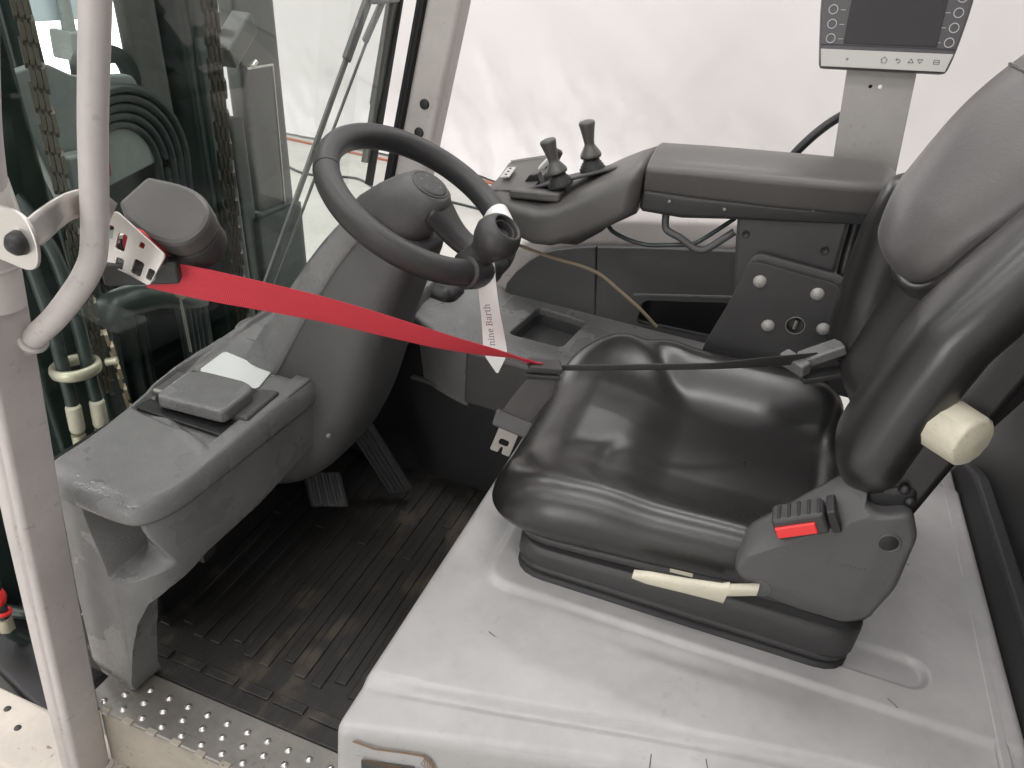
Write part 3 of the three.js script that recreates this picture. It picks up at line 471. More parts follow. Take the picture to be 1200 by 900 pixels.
// ================================================================== driver seat
{
  const s = thing('driver_seat', 'black vinyl driver seat with side bolsters and suspension base', 'seat', [0.04, 0.3, -1.06]);
  const plan = (grow) => roundPoly([[-0.198 - grow, -1.29 - grow], [0.276 + grow, -1.29 - grow], [0.276 + grow, -0.818 + grow], [-0.198 - grow, -0.818 + grow]], 0.05 + grow, 120);
  const tilt = x => 0.03 * (x - 0.04);
  const baseRing = (y, gr, k = 1) => plan(gr).map(p => V(p.x, y - 0.008 + tilt(p.x) * k, p.y));
  part(s, 'base_tray', loft([baseRing(0.296, -0.03), baseRing(0.297, -0.006), baseRing(0.301, -0.001), baseRing(0.306, 0), baseRing(0.311, -0.004), baseRing(0.314, -0.012), baseRing(0.316, -0.03)]), M.rubber);
  const rise = x => 0.045 * sm(-0.19, 0.25, x);
  const bel = (y, gr, k) => plan(gr).map(p => V(p.x, y + tilt(p.x) + k * rise(p.x), p.y));
  part(s, 'bellows', loft([bel(0.304, -0.022, 0), bel(0.306, -0.010, 0), bel(0.310, -0.002, 0), bel(0.318, 0.0, 0), bel(0.3195, -0.005, 0), bel(0.3225, -0.005, 0), bel(0.324, 0.0015, 0), bel(0.342, 0.001, 0.2), bel(0.350, 0.0, 0.3), bel(0.354, -0.005, 0.35), bel(0.356, -0.018, 0.4), bel(0.361, -0.018, 0.45), bel(0.364, -0.003, 0.5), bel(0.368, 0.004, 0.55), bel(0.376, 0.006, 0.7), bel(0.380, 0.001, 0.6), bel(0.381, -0.02, 0.3), bel(0.376, -0.05, 0.1)]), M.plasticDark);

  // cushion
  const co = roundPoly([[-0.262, -1.325], [0.235, -1.30], [0.235, -0.82], [-0.262, -0.795]], [0.13, 0.06, 0.06, 0.13], 300);
  const ct = (x, z) => {
    const t = (x + 0.262) / 0.497, w = (z + 1.06) / 0.26, a = Math.abs(w);
    let h = -0.012 * w;                                                       // slightly lower on the entry side
    const bol = sm(0.30, 0.88, a);
    h += bol * (0.024 + 0.012 * sm(0.05, 0.4, t) - 0.006 * sm(0.7, 1, t)) * (w > 0 ? 0.75 : 1.15);
    h -= 0.022 * sm(0.0, 0.7, 1 - a) * sm(0.12, 0.6, t);                       // seat hollow
    h -= 0.030 * sm(0.20, 0.0, t) * (1 - 0.35 * bol);                          // falls towards the front edge
    h += 0.014 * sm(0.30, 0.12, Math.abs(t - 0.20)) * (1 - a * 0.6);           // thigh roll
    h -= 0.005 * Math.exp(-Math.pow((a - 0.46 - 0.10 * Math.sin(t * 3)) / 0.13, 2)) * sm(0.05, 0.4, t); h -= 0.0045 * Math.exp(-Math.pow((t - 0.30 - 0.5 * (w - 0.45) * (w - 0.45)) / 0.035, 2)) * sm(0.15, 0.4, w) * sm(0.85, 0.6, w); // sewn valleys
    { const ax = -0.17, az = -1.345, bx = -0.02, bz = -1.17, dx = bx - ax, dz = bz - az, q = ((x - ax) * dx + (z - az) * dz) / (dx * dx + dz * dz), e = Math.abs((x - ax) * dz - (z - az) * dx) / Math.hypot(dx, dz); h -= 0.009 * Math.exp(-Math.pow(e / 0.022, 2)) * sm(-0.15, 0.25, q) * sm(1.15, 0.6, q); }
    h += 0.005 * (fbm(x * 6 + 40, z * 6 + 40, 256, 2) - 0.5);
    return h;
  };
  part(s, 'cushion', pillow({ outline: co, center: [-0.01, -1.06], top: ct, edge: 0.052, side: 0.080, tuck: 0.026, bulge: 0.003, map: (a, b, h) => V(a, 0.448 + h + 0.055 * (a + 0.05) * (h > -0.05 ? 1 : 0.8), b), nr: 80, ne: 10, ns: 8 }), M.vinyl);
  part(s, 'cushion_label', bar([0.02, 0.392, -0.8105], [0.05, 0.395, -0.8110], 0.0012, 0.006, 0.0005), M.cream, 'small worn maker label');

  // back: frame along the lean, b runs up the back, a across
  const lean = 0.27, O = V(0.200, 0.535, -1.06), Ub = V(Math.sin(lean), Math.cos(lean), 0), Fb = V(-Math.cos(lean), Math.sin(lean), 0);
  const mapB = (a, b, h) => O.clone().addScaledVector(Ub, b).addScaledVector(Fb, h + 0.018 * Math.sin(Math.min(1, b / 0.5) * Math.PI)).add(V(0, 0, a));
  const bo = roundPoly([[-0.225, 0.0], [0.235, 0.0], [0.250, 0.25], [0.175, 0.50], [-0.120, 0.50], [-0.215, 0.22]], [0.07, 0.07, 0.12, 0.12, 0.12, 0.12], 240);
  part(s, 'back_panel', pillow({ outline: bo, center: [0, 0.25], top: (a, b) => 0.012 - 0.02 * sm(0.16, 0.0, Math.abs(a)), edge: 0.035, side: 0.055, map: mapB, nr: 40 }), M.vinylBack);
  for (const sgn of [1, -1]) {
    const rings = []; const n = 70, near = sgn > 0;
    for (let i = 0; i <= n; i++) {
      const t = i / n, b = near ? lerp(0.035, 0.50, t) : lerp(0.0, 0.33, t), end = Math.pow(Math.sin(Math.min(1, Math.min(t, 1 - t) / 0.13) * Math.PI / 2), 0.6);
      const front = near ? curveAt([[0, 0.050], [0.1, 0.060], [0.25, 0.064], [0.37, 0.044], [0.5, 0.020]], b) : curveAt([[0, 0.03], [0.12, 0.062], [0.22, 0.086], [0.33, 0.10], [0.5, 0.10]], b);
      const hd = (near ? 0.041 : 0.060) * end + 0.001, hw = (0.058 - 0.014 * sm(0.4, 1, t)) * end + 0.001, a = sgn * (0.210 - 0.03 * sm(0.4, 1, t)), f = front - (near ? 0.041 : 0.060);
      rings.push(superRing(44, hw, hd, 2.4).map(([p, q]) => mapB(a + p, b, f + q)));
    }
    part(s, 'bolster', loft(rings), M.vinyl);
  }
  // upper back pad, convex across
  const uo = roundPoly([[-0.155, 0.240], [0.110, 0.240], [0.130, 0.40], [0.105, 0.525], [-0.110, 0.525], [-0.155, 0.40]], [0.06, 0.06, 0.12, 0.09, 0.09, 0.12], 240);
  const ut = (a, b) => 0.118 - (2.6 + 16 * Math.max(0, b - 0.24)) * a * a - 1.6 * Math.pow(Math.max(0, b - 0.40), 2) - 0.9 * Math.pow(Math.max(0, 0.33 - b), 1.5);
  part(s, 'upper_pad', pillow({ outline: uo, center: [0, 0.37], top: ut, edge: 0.024, side: 0.0, map: mapB, nr: 50, tuck: 0.012 }), M.padVinyl);
  part(s, 'pad_welt', new THREE.TubeGeometry(new THREE.CatmullRomCurve3(uo.filter((p, i) => i % 4 === 0).map(p => mapB(p.x * 1.02, 0.37 + (p.y - 0.37) * 1.02, ut(p.x, p.y) - 0.038)), true), 160, 0.012, 12, true), M.vinyl);
  part(s, 'top_seam', new THREE.TubeGeometry(new THREE.CatmullRomCurve3([-0.11, -0.08, -0.04, 0, 0.04, 0.08, 0.11].map(a => mapB(a, 0.485 - 0.3 * a * a, ut(a, 0.485 - 0.3 * a * a) + 0.0005))), 40, 0.0022, 6), M.vinyl);
  // back shell and lower frame
  part(s, 'back_shell', pillow({ outline: bo, center: [0, 0.25], top: () => 0, edge: 0.03, side: 0.04, map: (a, b, h) => mapB(a * 0.97, b * 0.97, -0.058 - h), nr: 14 }), M.black);
  part(s, 'recliner_frame', loft([[0.200, 0.535, 0.030], [0.232, 0.60, 0.026], [0.265, 0.67, 0.023], [0.30, 0.76, 0.020]].map(([x, y, w]) => [V(x - w, y, -0.855), V(x + w, y + 0.012, -0.855), V(x + w, y + 0.012, -0.825), V(x - w, y, -0.825)])), M.black);
  part(s, 'recliner_hinge', rbox(0.055, 0.035, 0.06, 0.01, [0.232, 0.588, -0.845], [0, 0, 0.3]), M.black);
  for (const [x, y] of [[0.215, 0.600], [0.240, 0.607], [0.250, 0.594]]) part(s, 'frame_bolt', dome([x, y, -0.8145], [0.1, 0.2, 1], 0.0065, 0.005), M.black);
  // lumbar knob
  const kn = part(s, 'lumbar_knob', lathe([[0, 0.050], [0.026, 0.048], [0.030, 0.043], [0.031, 0.006], [0.029, 0.0], [0, 0]], [0.240, 0.698, -0.822], [0.72, 0.0, 0.75], 12), M.cream, 'cream hand knob on the side of the back');
  part(s, 'knob_collar', lathe([[0, 0.018], [0.033, 0.018], [0.036, 0.0], [0, 0]], [0.231, 0.698, -0.832], [0.72, 0.0, 0.75], 28), M.black);
  // side cover of the recliner
  const sc = [[0.092, 0.440], [0.100, 0.475], [0.130, 0.515], [0.190, 0.598], [0.206, 0.598], [0.206, 0.580], [0.222, 0.576], [0.252, 0.590], [0.270, 0.560], [0.274, 0.480], [0.262, 0.428], [0.240, 0.402], [0.18, 0.398], [0.115, 0.412]];
  const flank = (x, y) => { const dx = 0.105, dy = 0.104, L = Math.hypot(dx, dy); return (-(x - 0.094) * dy + (y - 0.456) * dx) / L; };
  const cov = part(s, 'side_cover', pillow({ outline: roundPoly(sc, 0.010, 220), center: [0.195, 0.490], top: (x, y) => 0.052 - 0.85 * Math.max(0, flank(x, y)) - 1.6 * Math.pow(Math.max(0, 0.44 - y), 2) * 4 - 0.10 * Math.max(0, x - 0.235), edge: 0.009, side: 0.004, map: (a, b, h) => V(a, b, -0.846 + h), nr: 30 }), M.plasticMid);
  part(cov, 'pivot_hole', lathe([[0, 0.0012], [0.0105, 0.0012], [0.0115, -0.002]], [0.243, 0.545, -0.7952], [0.1, 0, 1], 28), M.black);
  part(cov, 'hole_lip', new THREE.TorusGeometry(0.0118, 0.0016, 8, 30).rotateY(0.1).translate(0.243, 0.545, -0.7946), M.plasticMid);
  for (let k = 0; k < 9; k++) part(cov, 'embossed_mark', rbox(0.0022, 0.003, 0.0008, 0.0003, [0.190 + 0.0052 * k, 0.494 + 0.0006 * k, -0.7938]), M.plasticMid);
  part(cov, 'cap', lathe([[0, 0.0015], [0.012, 0.0015], [0.013, -0.001]], [0.132, 0.424, -0.7945], [0, 0, 1], 24), M.plasticMid);
  // height lever
  const lv = []; for (const [x, y, h, z] of [[-0.024, 0.397, 0.004, -0.775], [-0.005, 0.400, 0.0085, -0.774], [0.04, 0.405, 0.0105, -0.776], [0.085, 0.413, 0.014, -0.780], [0.093, 0.415, 0.017, -0.781], [0.094, 0.416, 0.008, -0.781], [0.128, 0.424, 0.008, -0.790]]) lv.push(superRing(16, h, 0.007, 2.6).map(([p, q]) => V(x, y + p - (h > 0.012 ? 0.004 : 0), z + q)));
  part(s, 'height_lever', loft(lv), M.cream, 'cream plastic height lever');
}
// buckle on the near side
{
  const b = thing('belt_buckle', 'black belt buckle with a red release button on the seat side cover', 'buckle', [0.145, 0.52, -0.80]);
  const R = [0, 0, 0.56];
  part(b, 'housing', rbox(0.060, 0.030, 0.034, 0.005, [0.146, 0.538, -0.800], R), M.plasticDark);
  part(b, 'release_button', rbox(0.046, 0.015, 0.006, 0.002, [0.143, 0.5335, -0.7825], R), M.redPlastic);
  part(b, 'slot', rbox(0.010, 0.03, 0.036, 0.002, [0.178, 0.559, -0.800], R), M.black);
  for (let k = 0; k < 5; k++) part(b, 'ridge', rbox(0.004, 0.004, 0.028, 0.001, [0.1215 + 0.0095 * k, 0.5395 + 0.0060 * k, -0.800], R), M.black);
}

// ================================================================== belts
{
  const r = thing('belt_retractor', 'dark grey belt retractor on a perforated metal bracket at the door post', 'belt retractor', [-0.60, 0.76, -0.62]);
  const N = V(0.16, 0.74, 0.62).normalize(), X = V(0.95, -0.22, -0.10).projectOnPlane(N).normalize(), Y = N.clone().cross(X).normalize(), O = V(-0.588, 0.786, -0.648), m = basis(O, X, Y, N).scale(V(0.9, 0.9, 0.9));
  const cap = roundPoly([[-0.062, -0.012], [-0.050, 0.034], [0.006, 0.044], [0.042, 0.030], [0.052, -0.002], [0.036, -0.034], [-0.004, -0.040], [-0.040, -0.030]], [0.004, 0.006, 0.025, 0.03, 0.03, 0.03, 0.02, 0.01], 120);
  part(r, 'cover', slab(cap, 0.034, 0.006).translate(0, 0, -0.022).applyMatrix4(m.clone()), M.armPlastic);
  part(r, 'spool_housing', slab(cap.map(p => new THREE.Vector2(p.x * 0.94 + 0.002, p.y * 0.94)), 0.04, 0.004).translate(0, 0, -0.062).applyMatrix4(m.clone()), M.plasticDark);
  // perforated plate: its face towards the camera side of the post
  const N2 = V(0.10, 0.28, 0.95).normalize(), X2 = V(0.92, -0.36, 0).projectOnPlane(N2).normalize(), Y2 = N2.clone().cross(X2).normalize(), m2 = basis(V(-0.606, 0.757, -0.606), X2, Y2, N2);
  const plate = roundPoly([[-0.045, -0.018], [-0.030, -0.028], [0.034, -0.022], [0.036, 0.018], [-0.034, 0.028], [-0.044, 0.010]], 0.004, 80);
  const rect = (x, y, w, h, a) => { const c = Math.cos(a), q = Math.sin(a); return roundPoly([[-w, -h], [w, -h], [w, h], [-w, h]].map(([u, v]) => [x + u * c - v * q, y + u * q + v * c]), 0.0015, 20); };
  part(r, 'bracket', slab(plate, 0.003, 0.0006, [rect(-0.030, 0.004, 0.004, 0.007, 0.3), rect(-0.014, 0.002, 0.0055, 0.009, 0.2), rect(0.014, -0.012, 0.006, 0.008, 0.1), rect(-0.006, -0.020, 0.0045, 0.006, 0.2), rect(0.030, -0.010, 0.004, 0.006, 0.1), rect(0.008, 0.012, 0.003, 0.003, 0)]).applyMatrix4(m2.clone()), M.brightNickel);
  part(r, 'rolled_belt', new THREE.CylinderGeometry(0.021, 0.021, 0.034, 32).rotateX(Math.PI / 2).rotateZ(0.3).translate(-0.607, 0.757, -0.632), M.belt);
  part(r, 'belt_guide', bar([-0.640, 0.728, -0.596], [-0.574, 0.733, -0.636], 0.022, 0.026, 0.004), M.plasticDark);
  for (let k = 0; k < 5; k++) part(r, 'guide_rib', bar([-0.619 + k * 0.010, 0.7235 + k * 0.0028, -0.5975 - k * 0.0063], [-0.619 + k * 0.010, 0.738 + k * 0.0028, -0.600 - k * 0.0063], 0.003, 0.003, 0.0008), M.black);
  // arm and pipe clamp on the post
  const cr = []; for (let i = 0; i <= 30; i++) { const a = lerp(-2.6, 2.3, i / 30), c = V(-0.7075, 0, -0.522), q = 0.0315; cr.push([[q, -0.024], [q + 0.003, -0.024], [q + 0.003, 0.024], [q, 0.024]].map(([rr, y]) => V(c.x + rr * Math.sin(a + 0.9) + y * -0.2, 0.806 + y, c.z + rr * Math.cos(a + 0.9)))); }
  part(r, 'clamp_band', loft(cr), M.brightNickel);
  part(r, 'clamp_ear', slab(roundPoly([[-0.085, -0.026], [0.020, -0.030], [0.030, 0.0], [0.020, 0.028], [-0.085, 0.026]], [0.004, 0.022, 0.02, 0.022, 0.004], 80), 0.004, 0.001).rotateY(-0.10).translate(-0.622, 0.802, -0.492), M.brightNickel);
  const bolt = part(r, 'bolt', lathe([[0, 0.014], [0.006, 0.013], [0.0105, 0.008], [0.012, 0.0], [0.0, 0.0]], [-0.616, 0.800, -0.488], [0.1, 0, 1], 24), M.black);
  part(r, 'washer', lathe([[0.0, 0.002], [0.015, 0.002], [0.0155, -0.001]], [-0.616, 0.800, -0.489], [0.1, 0, 1], 24), M.brightNickel);
  part(r, 'arm', ribbon([[-0.610, 0.806, -0.494], [-0.604, 0.818, -0.512], [-0.604, 0.824, -0.535], [-0.612, 0.818, -0.57], [-0.622, 0.795, -0.60]], 0.026, 0.0035, [[0, 1, 0], [0, 1, 0], [0.1, 1, 0], [0.2, 1, 0.1]]), M.brightNickel);
}
single('red_seat_belt', ribbon([[-0.604, 0.727, -0.622], [-0.55, 0.709, -0.663], [-0.46, 0.665, -0.757], [-0.36, 0.600, -0.874], [-0.30, 0.562, -0.95], [-0.270, 0.545, -0.985], [-0.248, 0.532, -1.003]], [[0, 0.036], [0.15, 0.040], [0.4, 0.036], [0.65, 0.030], [0.85, 0.022], [0.93, 0.018], [1, 0.026]], 0.0016, [[0.35, 0.75, -0.2], [0.3, 0.85, -0.1], [0.25, 0.85, 0.2], [0.3, 0.7, 0.5], [0.4, 0.4, 0.6], [0.4, 0.6, 0.4]]), M.belt, 'red webbing belt stretched from the door post to the seat', 'belt');
{
  const b = thing('lap_belt', 'black lap belt with a metal tongue drawn across the seat cushion', 'belt', [-0.05, 0.5, -1.1]);
  part(b, 'strap', ribbon([[-0.225, 0.530, -1.012], [-0.10, 0.543, -1.065], [0.0, 0.553, -1.11], [0.08, 0.560, -1.16], [0.150, 0.566, -1.205]], [[0, 0.010], [0.5, 0.012], [1, 0.026]], 0.0018, [[0.1, 1, 0.1], [0.1, 1, 0.1], [0.1, 1, 0.1], [0.1, 1, 0.4]]), M.beltBlack);
  const jb = part(b, 'slide_block', bar([-0.262, 0.533, -0.995], [-0.215, 0.531, -1.018], 0.03, 0.010, 0.003), M.beltBlack);
  part(jb, 'slide_bar', bar([-0.262, 0.520, -0.985], [-0.212, 0.519, -1.008], 0.010, 0.007, 0.002), M.plasticDark);
  part(b, 'tail', ribbon([[-0.225, 0.525, -1.005], [-0.236, 0.505, -0.990], [-0.252, 0.475, -0.967], [-0.262, 0.452, -0.952]], [[0, 0.022], [0.3, 0.046], [1, 0.046]], 0.0018, [[0.85, 0.0, -0.4], [0.92, -0.2, -0.25], [0.94, -0.26, -0.2]]), M.beltBlack);
  const q = m => m, X = V(0.94, -0.26, -0.20).normalize(), D = V(-0.50, -0.66, 0.54).projectOnPlane(X).normalize(), N = X.clone().cross(D).normalize(), mm = (u, v, n) => basis(V(-0.262, 0.451, -0.952).addScaledVector(X, u).addScaledVector(D, v).addScaledVector(N, n), X, D, N);
  const tf = part(b, 'tongue_frame', slab(roundPoly([[-0.03, -0.012], [0.03, -0.012], [0.028, 0.014], [-0.028, 0.014]], 0.004, 60), 0.010, 0.003, [roundPoly([[-0.024, -0.008], [0.024, -0.008], [0.024, -0.001], [-0.024, -0.001]], 0.002, 30)]).applyMatrix4(mm(0, 0, -0.005)), M.plasticMid);
  part(tf, 'tongue', slab(roundPoly([[-0.016, 0.012], [0.016, 0.012], [0.016, 0.050], [0.003, 0.050], [0.002, 0.040], [-0.002, 0.040], [-0.003, 0.050], [-0.016, 0.050]], 0.002, 80), 0.0025, 0.0006, [roundPoly([[-0.008, 0.028], [0.008, 0.028], [0.008, 0.037], [-0.008, 0.037]], 0.004, 24)]).applyMatrix4(mm(0, 0, -0.001)), M.wornSteel, 'bare metal tongue with an oval hole');
  const tn = part(b, 'tensioner', bar([0.132, 0.556, -1.205], [0.188, 0.590, -1.225], 0.034, 0.018, 0.004), M.plastic);
  part(tn, 'guide', bar([0.118, 0.549, -1.19], [0.131, 0.556, -1.205], 0.05, 0.024, 0.004), M.plastic);
  part(tn, 'lower_arm', bar([0.140, 0.528, -1.20], [0.205, 0.548, -1.225], 0.03, 0.010, 0.003), M.plasticDark);
}

// ================================================================== armrest with controls
{
  const a = thing('joystick_console', 'dark grey padded armrest console with two joysticks at its front end', 'armrest', [0, 0.6, -1.4]);
  const sect = (x, y0, y1, z0, z1, e = 3.2, crown = 0, tiltZ = 0, under = 0) => superRing(48, 1, 1, e).map(([p, q]) => { const zc = (z0 + z1) / 2, z = zc + (z0 - zc) * p * (1 - under * (1 - q) / 2), y = lerp(y0, y1, (q + 1) / 2); return V(x, y + (q > 0 ? crown * (1 - p * p) : 0) - tiltZ * p, z); });
  part(a, 'pad', loft([[-0.196, 0.742, 0.783, -1.347, -1.475], [-0.192, 0.736, 0.786, -1.342, -1.48], [-0.10, 0.742, 0.797, -1.34, -1.482], [0.02, 0.752, 0.809, -1.34, -1.484], [0.12, 0.764, 0.819, -1.34, -1.48], [0.175, 0.772, 0.823, -1.345, -1.47], [0.196, 0.778, 0.820, -1.36, -1.455], [0.203, 0.788, 0.812, -1.375, -1.44]].map(s => sect(...s, 7, 0.010, 0.009, 0.20))), M.armPlastic);
  part(a, 'lower_shell', loft([[-0.196, 0.698, 0.742, -1.359, -1.465], [-0.19, 0.694, 0.745, -1.354, -1.468], [-0.12, 0.697, 0.748, -1.353, -1.47], [-0.03, 0.715, 0.756, -1.353, -1.47], [0.10, 0.738, 0.768, -1.354, -1.468], [0.17, 0.750, 0.776, -1.36, -1.455], [0.188, 0.762, 0.782, -1.374, -1.44]].map(s => sect(...s, 5, 0, 0.006, 0.16))), M.plasticDark);
  for (const [x, y] of [[-0.145, 0.716], [-0.05, 0.722], [0.09, 0.752]]) part(a, 'screw', dome([x, y + 0.006, -1.3555], [0, 0, 1], 0.0035, 0.0018), M.steel);
  part(a, 'console', loft([[-0.505, 0.655, 0.662, -1.40, -1.515], [-0.50, 0.640, 0.668, -1.385, -1.53], [-0.47, 0.620, 0.672, -1.362, -1.54], [-0.43, 0.603, 0.670, -1.348, -1.54], [-0.38, 0.594, 0.670, -1.34, -1.54], [-0.345, 0.598, 0.683, -1.337, -1.54], [-0.30, 0.618, 0.716, -1.337, -1.535], [-0.26, 0.645, 0.746, -1.34, -1.515], [-0.225, 0.672, 0.770, -1.342, -1.49], [-0.199, 0.692, 0.784, -1.342, -1.48]].map(s => sect(...s, 4.6, 0.002, 0.010))), M.armPlastic);
  part(a, 'console_belly', loft([[-0.40, 0.600, 0.610, -1.40, -1.48], [-0.36, 0.586, 0.610, -1.37, -1.50], [-0.30, 0.596, 0.64, -1.36, -1.50], [-0.26, 0.630, 0.66, -1.37, -1.49], [-0.24, 0.655, 0.67, -1.38, -1.48]].map(s => sect(...s, 3))), M.plasticDark);
  part(a, 'switch_plate', rbox(0.19, 0.006, 0.095, 0.003, [-0.345, 0.705, -1.452], [-0.08, 0, 0.42]), M.plasticDark);
  part(a, 'finger_rest', rbox(0.10, 0.018, 0.045, 0.006, [-0.395, 0.675, -1.388], [-0.1, 0, 0.12]), M.armPlastic);
  // keypad wedge with pale rocker strip
  const kq = (y) => roundPoly([[0, 0], [1, 0], [1, 1], [0, 1]], 0.05, 60).map(p => { const A = V(-0.512, 0.680, -1.555), B = V(-0.404, 0.716, -1.555), Cc = V(-0.412, 0.678, -1.40), Dd = V(-0.490, 0.664, -1.39); return A.clone().lerp(B, p.x).lerp(Dd.clone().lerp(Cc, p.x), p.y).add(V(0, y, 0)); });
  const wd = part(a, 'keypad_wedge', loft([kq(-0.035), kq(-0.002), kq(0)]), M.armPlastic);
  part(wd, 'chrome_edge', bar([-0.510, 0.683, -1.556], [-0.406, 0.7185, -1.556], 0.005, 0.004, 0.001), M.bright);
  const sX = V(0.95, 0.27, 0.0).normalize(), sZ = V(0.10, -0.12, 0.98).normalize(), sN = sZ.clone().cross(sX).normalize();
  part(wd, 'rocker_strip', new RoundedBoxGeometry(0.020, 0.004, 0.056, 2, 0.0018).applyMatrix4(basis(V(-0.482, 0.6835, -1.462), sX, sN, sZ)), M.displayGrey);
  for (let k = 0; k < 3; k++) part(wd, 'rocker_mark', new RoundedBoxGeometry(0.005, 0.002, 0.004, 1, 0.0006).applyMatrix4(basis(V(-0.482, 0.6860, -1.462).addScaledVector(sZ, (k - 1) * 0.017), sX, sN, sZ)), M.plasticDark);
  part(wd, 'toggle', bar([-0.410, 0.700, -1.510], [-0.398, 0.735, -1.515], 0.020, 0.018, 0.005), M.plasticDark);
  part(wd, 'toggle_stem', bar([-0.430, 0.690, -1.500], [-0.412, 0.716, -1.505], 0.022, 0.010, 0.003), M.displayGrey);
  part(wd, 'toggle_base', extr([[-0.445, 0.668], [-0.405, 0.668], [-0.405, 0.682], [-0.415, 0.70], [-0.430, 0.695]], 0.03, 0.003).translate(0, 0, -1.465), M.black);
  const js = (name, b, tip) => {
    const ax = V(...tip).sub(V(...b)), H = ax.length(), k = H / 0.078; ax.normalize();
    const bo = part(a, 'bellows', lathe([[0.024, -0.004], [0.025, 0.001], [0.021, 0.003], [0.0225, 0.0055], [0.0185, 0.0075], [0.0195, 0.010], [0.0155, 0.012], [0.0165, 0.0145], [0.012, 0.017], [0.011, 0.021], [0, 0.021]].map(([r, h]) => [r, h * k]), b, ax.toArray(), 30), M.rubber);
    part(a, 'joystick', lathe([[0.0, 0.018], [0.0195, 0.019], [0.0205, 0.022], [0.0195, 0.026], [0.0115, 0.038], [0.0095, 0.041], [0.0098, 0.046], [0.0125, 0.062], [0.0152, 0.074], [0.0155, 0.077], [0.0135, 0.0800], [0.007, 0.0815], [0, 0.082]].map(([r, h]) => [r, h * k]), b, ax.toArray(), 30), M.armPlastic);
  };
  js('joystick', [-0.358, 0.700, -1.405], [-0.392, 0.774, -1.398]);
  js('joystick', [-0.314, 0.7255, -1.462], [-0.338, 0.808, -1.456]);
  part(a, 'release_hook', tube([[-0.152, 0.715, -1.40], [-0.150, 0.690, -1.39], [-0.143, 0.664, -1.385], [-0.115, 0.655, -1.382], [-0.085, 0.642, -1.380], [-0.066, 0.644, -1.380], [-0.045, 0.664, -1.385], [-0.025, 0.684, -1.392]], 0.0068, 60, 12), M.plasticMid);
  // post and fixing plate
  part(a, 'post', slab(roundPoly([[-0.035, 0.76], [0.150, 0.775], [0.158, 0.60], [0.0, 0.58]], 0.008, 80), 0.06, 0.006).translate(0, 0, -1.43), M.plasticDark);
  for (const [x, y] of [[-0.005, 0.690], [0.128, 0.692]]) part(a, 'post_screw', lathe([[0, 0.0], [0.004, 0.0], [0.0055, 0.0015], [0.007, 0.001], [0.0075, -0.002]], [x, y, -1.3695], [0, 0, 1], 18), M.black);
  const circ = (x, y, r) => { const o = []; for (let i = 0; i < 28; i++) o.push(new THREE.Vector2(x + r * Math.cos(i / 28 * 6.2832), y + r * Math.sin(i / 28 * 6.2832))); return o; };
  const pl = part(a, 'fixing_plate', slab(roundPoly([[0.012, 0.658], [0.172, 0.648], [0.210, 0.52], [0.200, 0.43], [-0.03, 0.43], [-0.020, 0.50], [0.000, 0.57]], [0.022, 0.025, 0.03, 0.02, 0.02, 0.04, 0.04], 160), 0.007, 0.0015, [circ(0.119, 0.560, 0.0155)]).translate(0, 0, -1.343), M.plasticDark);
  part(a, 'backing_plate', slab(roundPoly([[0.016, 0.668], [0.176, 0.659], [0.213, 0.52], [0.2, 0.43], [-0.02, 0.43], [-0.01, 0.50]], 0.022, 120), 0.010, 0.002).translate(0, 0, -1.362), M.plasticMid);
  for (const [x, y] of [[0.040, 0.624], [0.137, 0.625], [0.075, 0.548], [0.165, 0.566]]) part(pl, 'dome_bolt', dome([x, y, -1.336], [0, 0, 1], 0.0118, 0.0075), M.postGrey);
  part(pl, 'hidden_bolt', rod([0.119, 0.552, -1.345], [0.119, 0.570, -1.342], 0.005), M.bright);
  part(pl, 'ring_lip', new THREE.TorusGeometry(0.0158, 0.0012, 8, 30).translate(0.119, 0.560, -1.3362), M.plastic);
  part(a, 'gaiter', tube([[0.165, 0.752, -1.40], [0.168, 0.70, -1.40], [0.172, 0.64, -1.39]], 0.010, 40, 10), M.black);
}
single('control_cable', tube([[-0.27, 0.655, -1.43], [-0.247, 0.632, -1.41], [-0.21, 0.624, -1.40], [-0.170, 0.624, -1.395], [-0.12, 0.638, -1.39], [-0.085, 0.650, -1.39], [-0.03, 0.70, -1.42]], 0.0042, 60, 10), M.hose, 'thin black cable sagging under the armrest', 'cable');

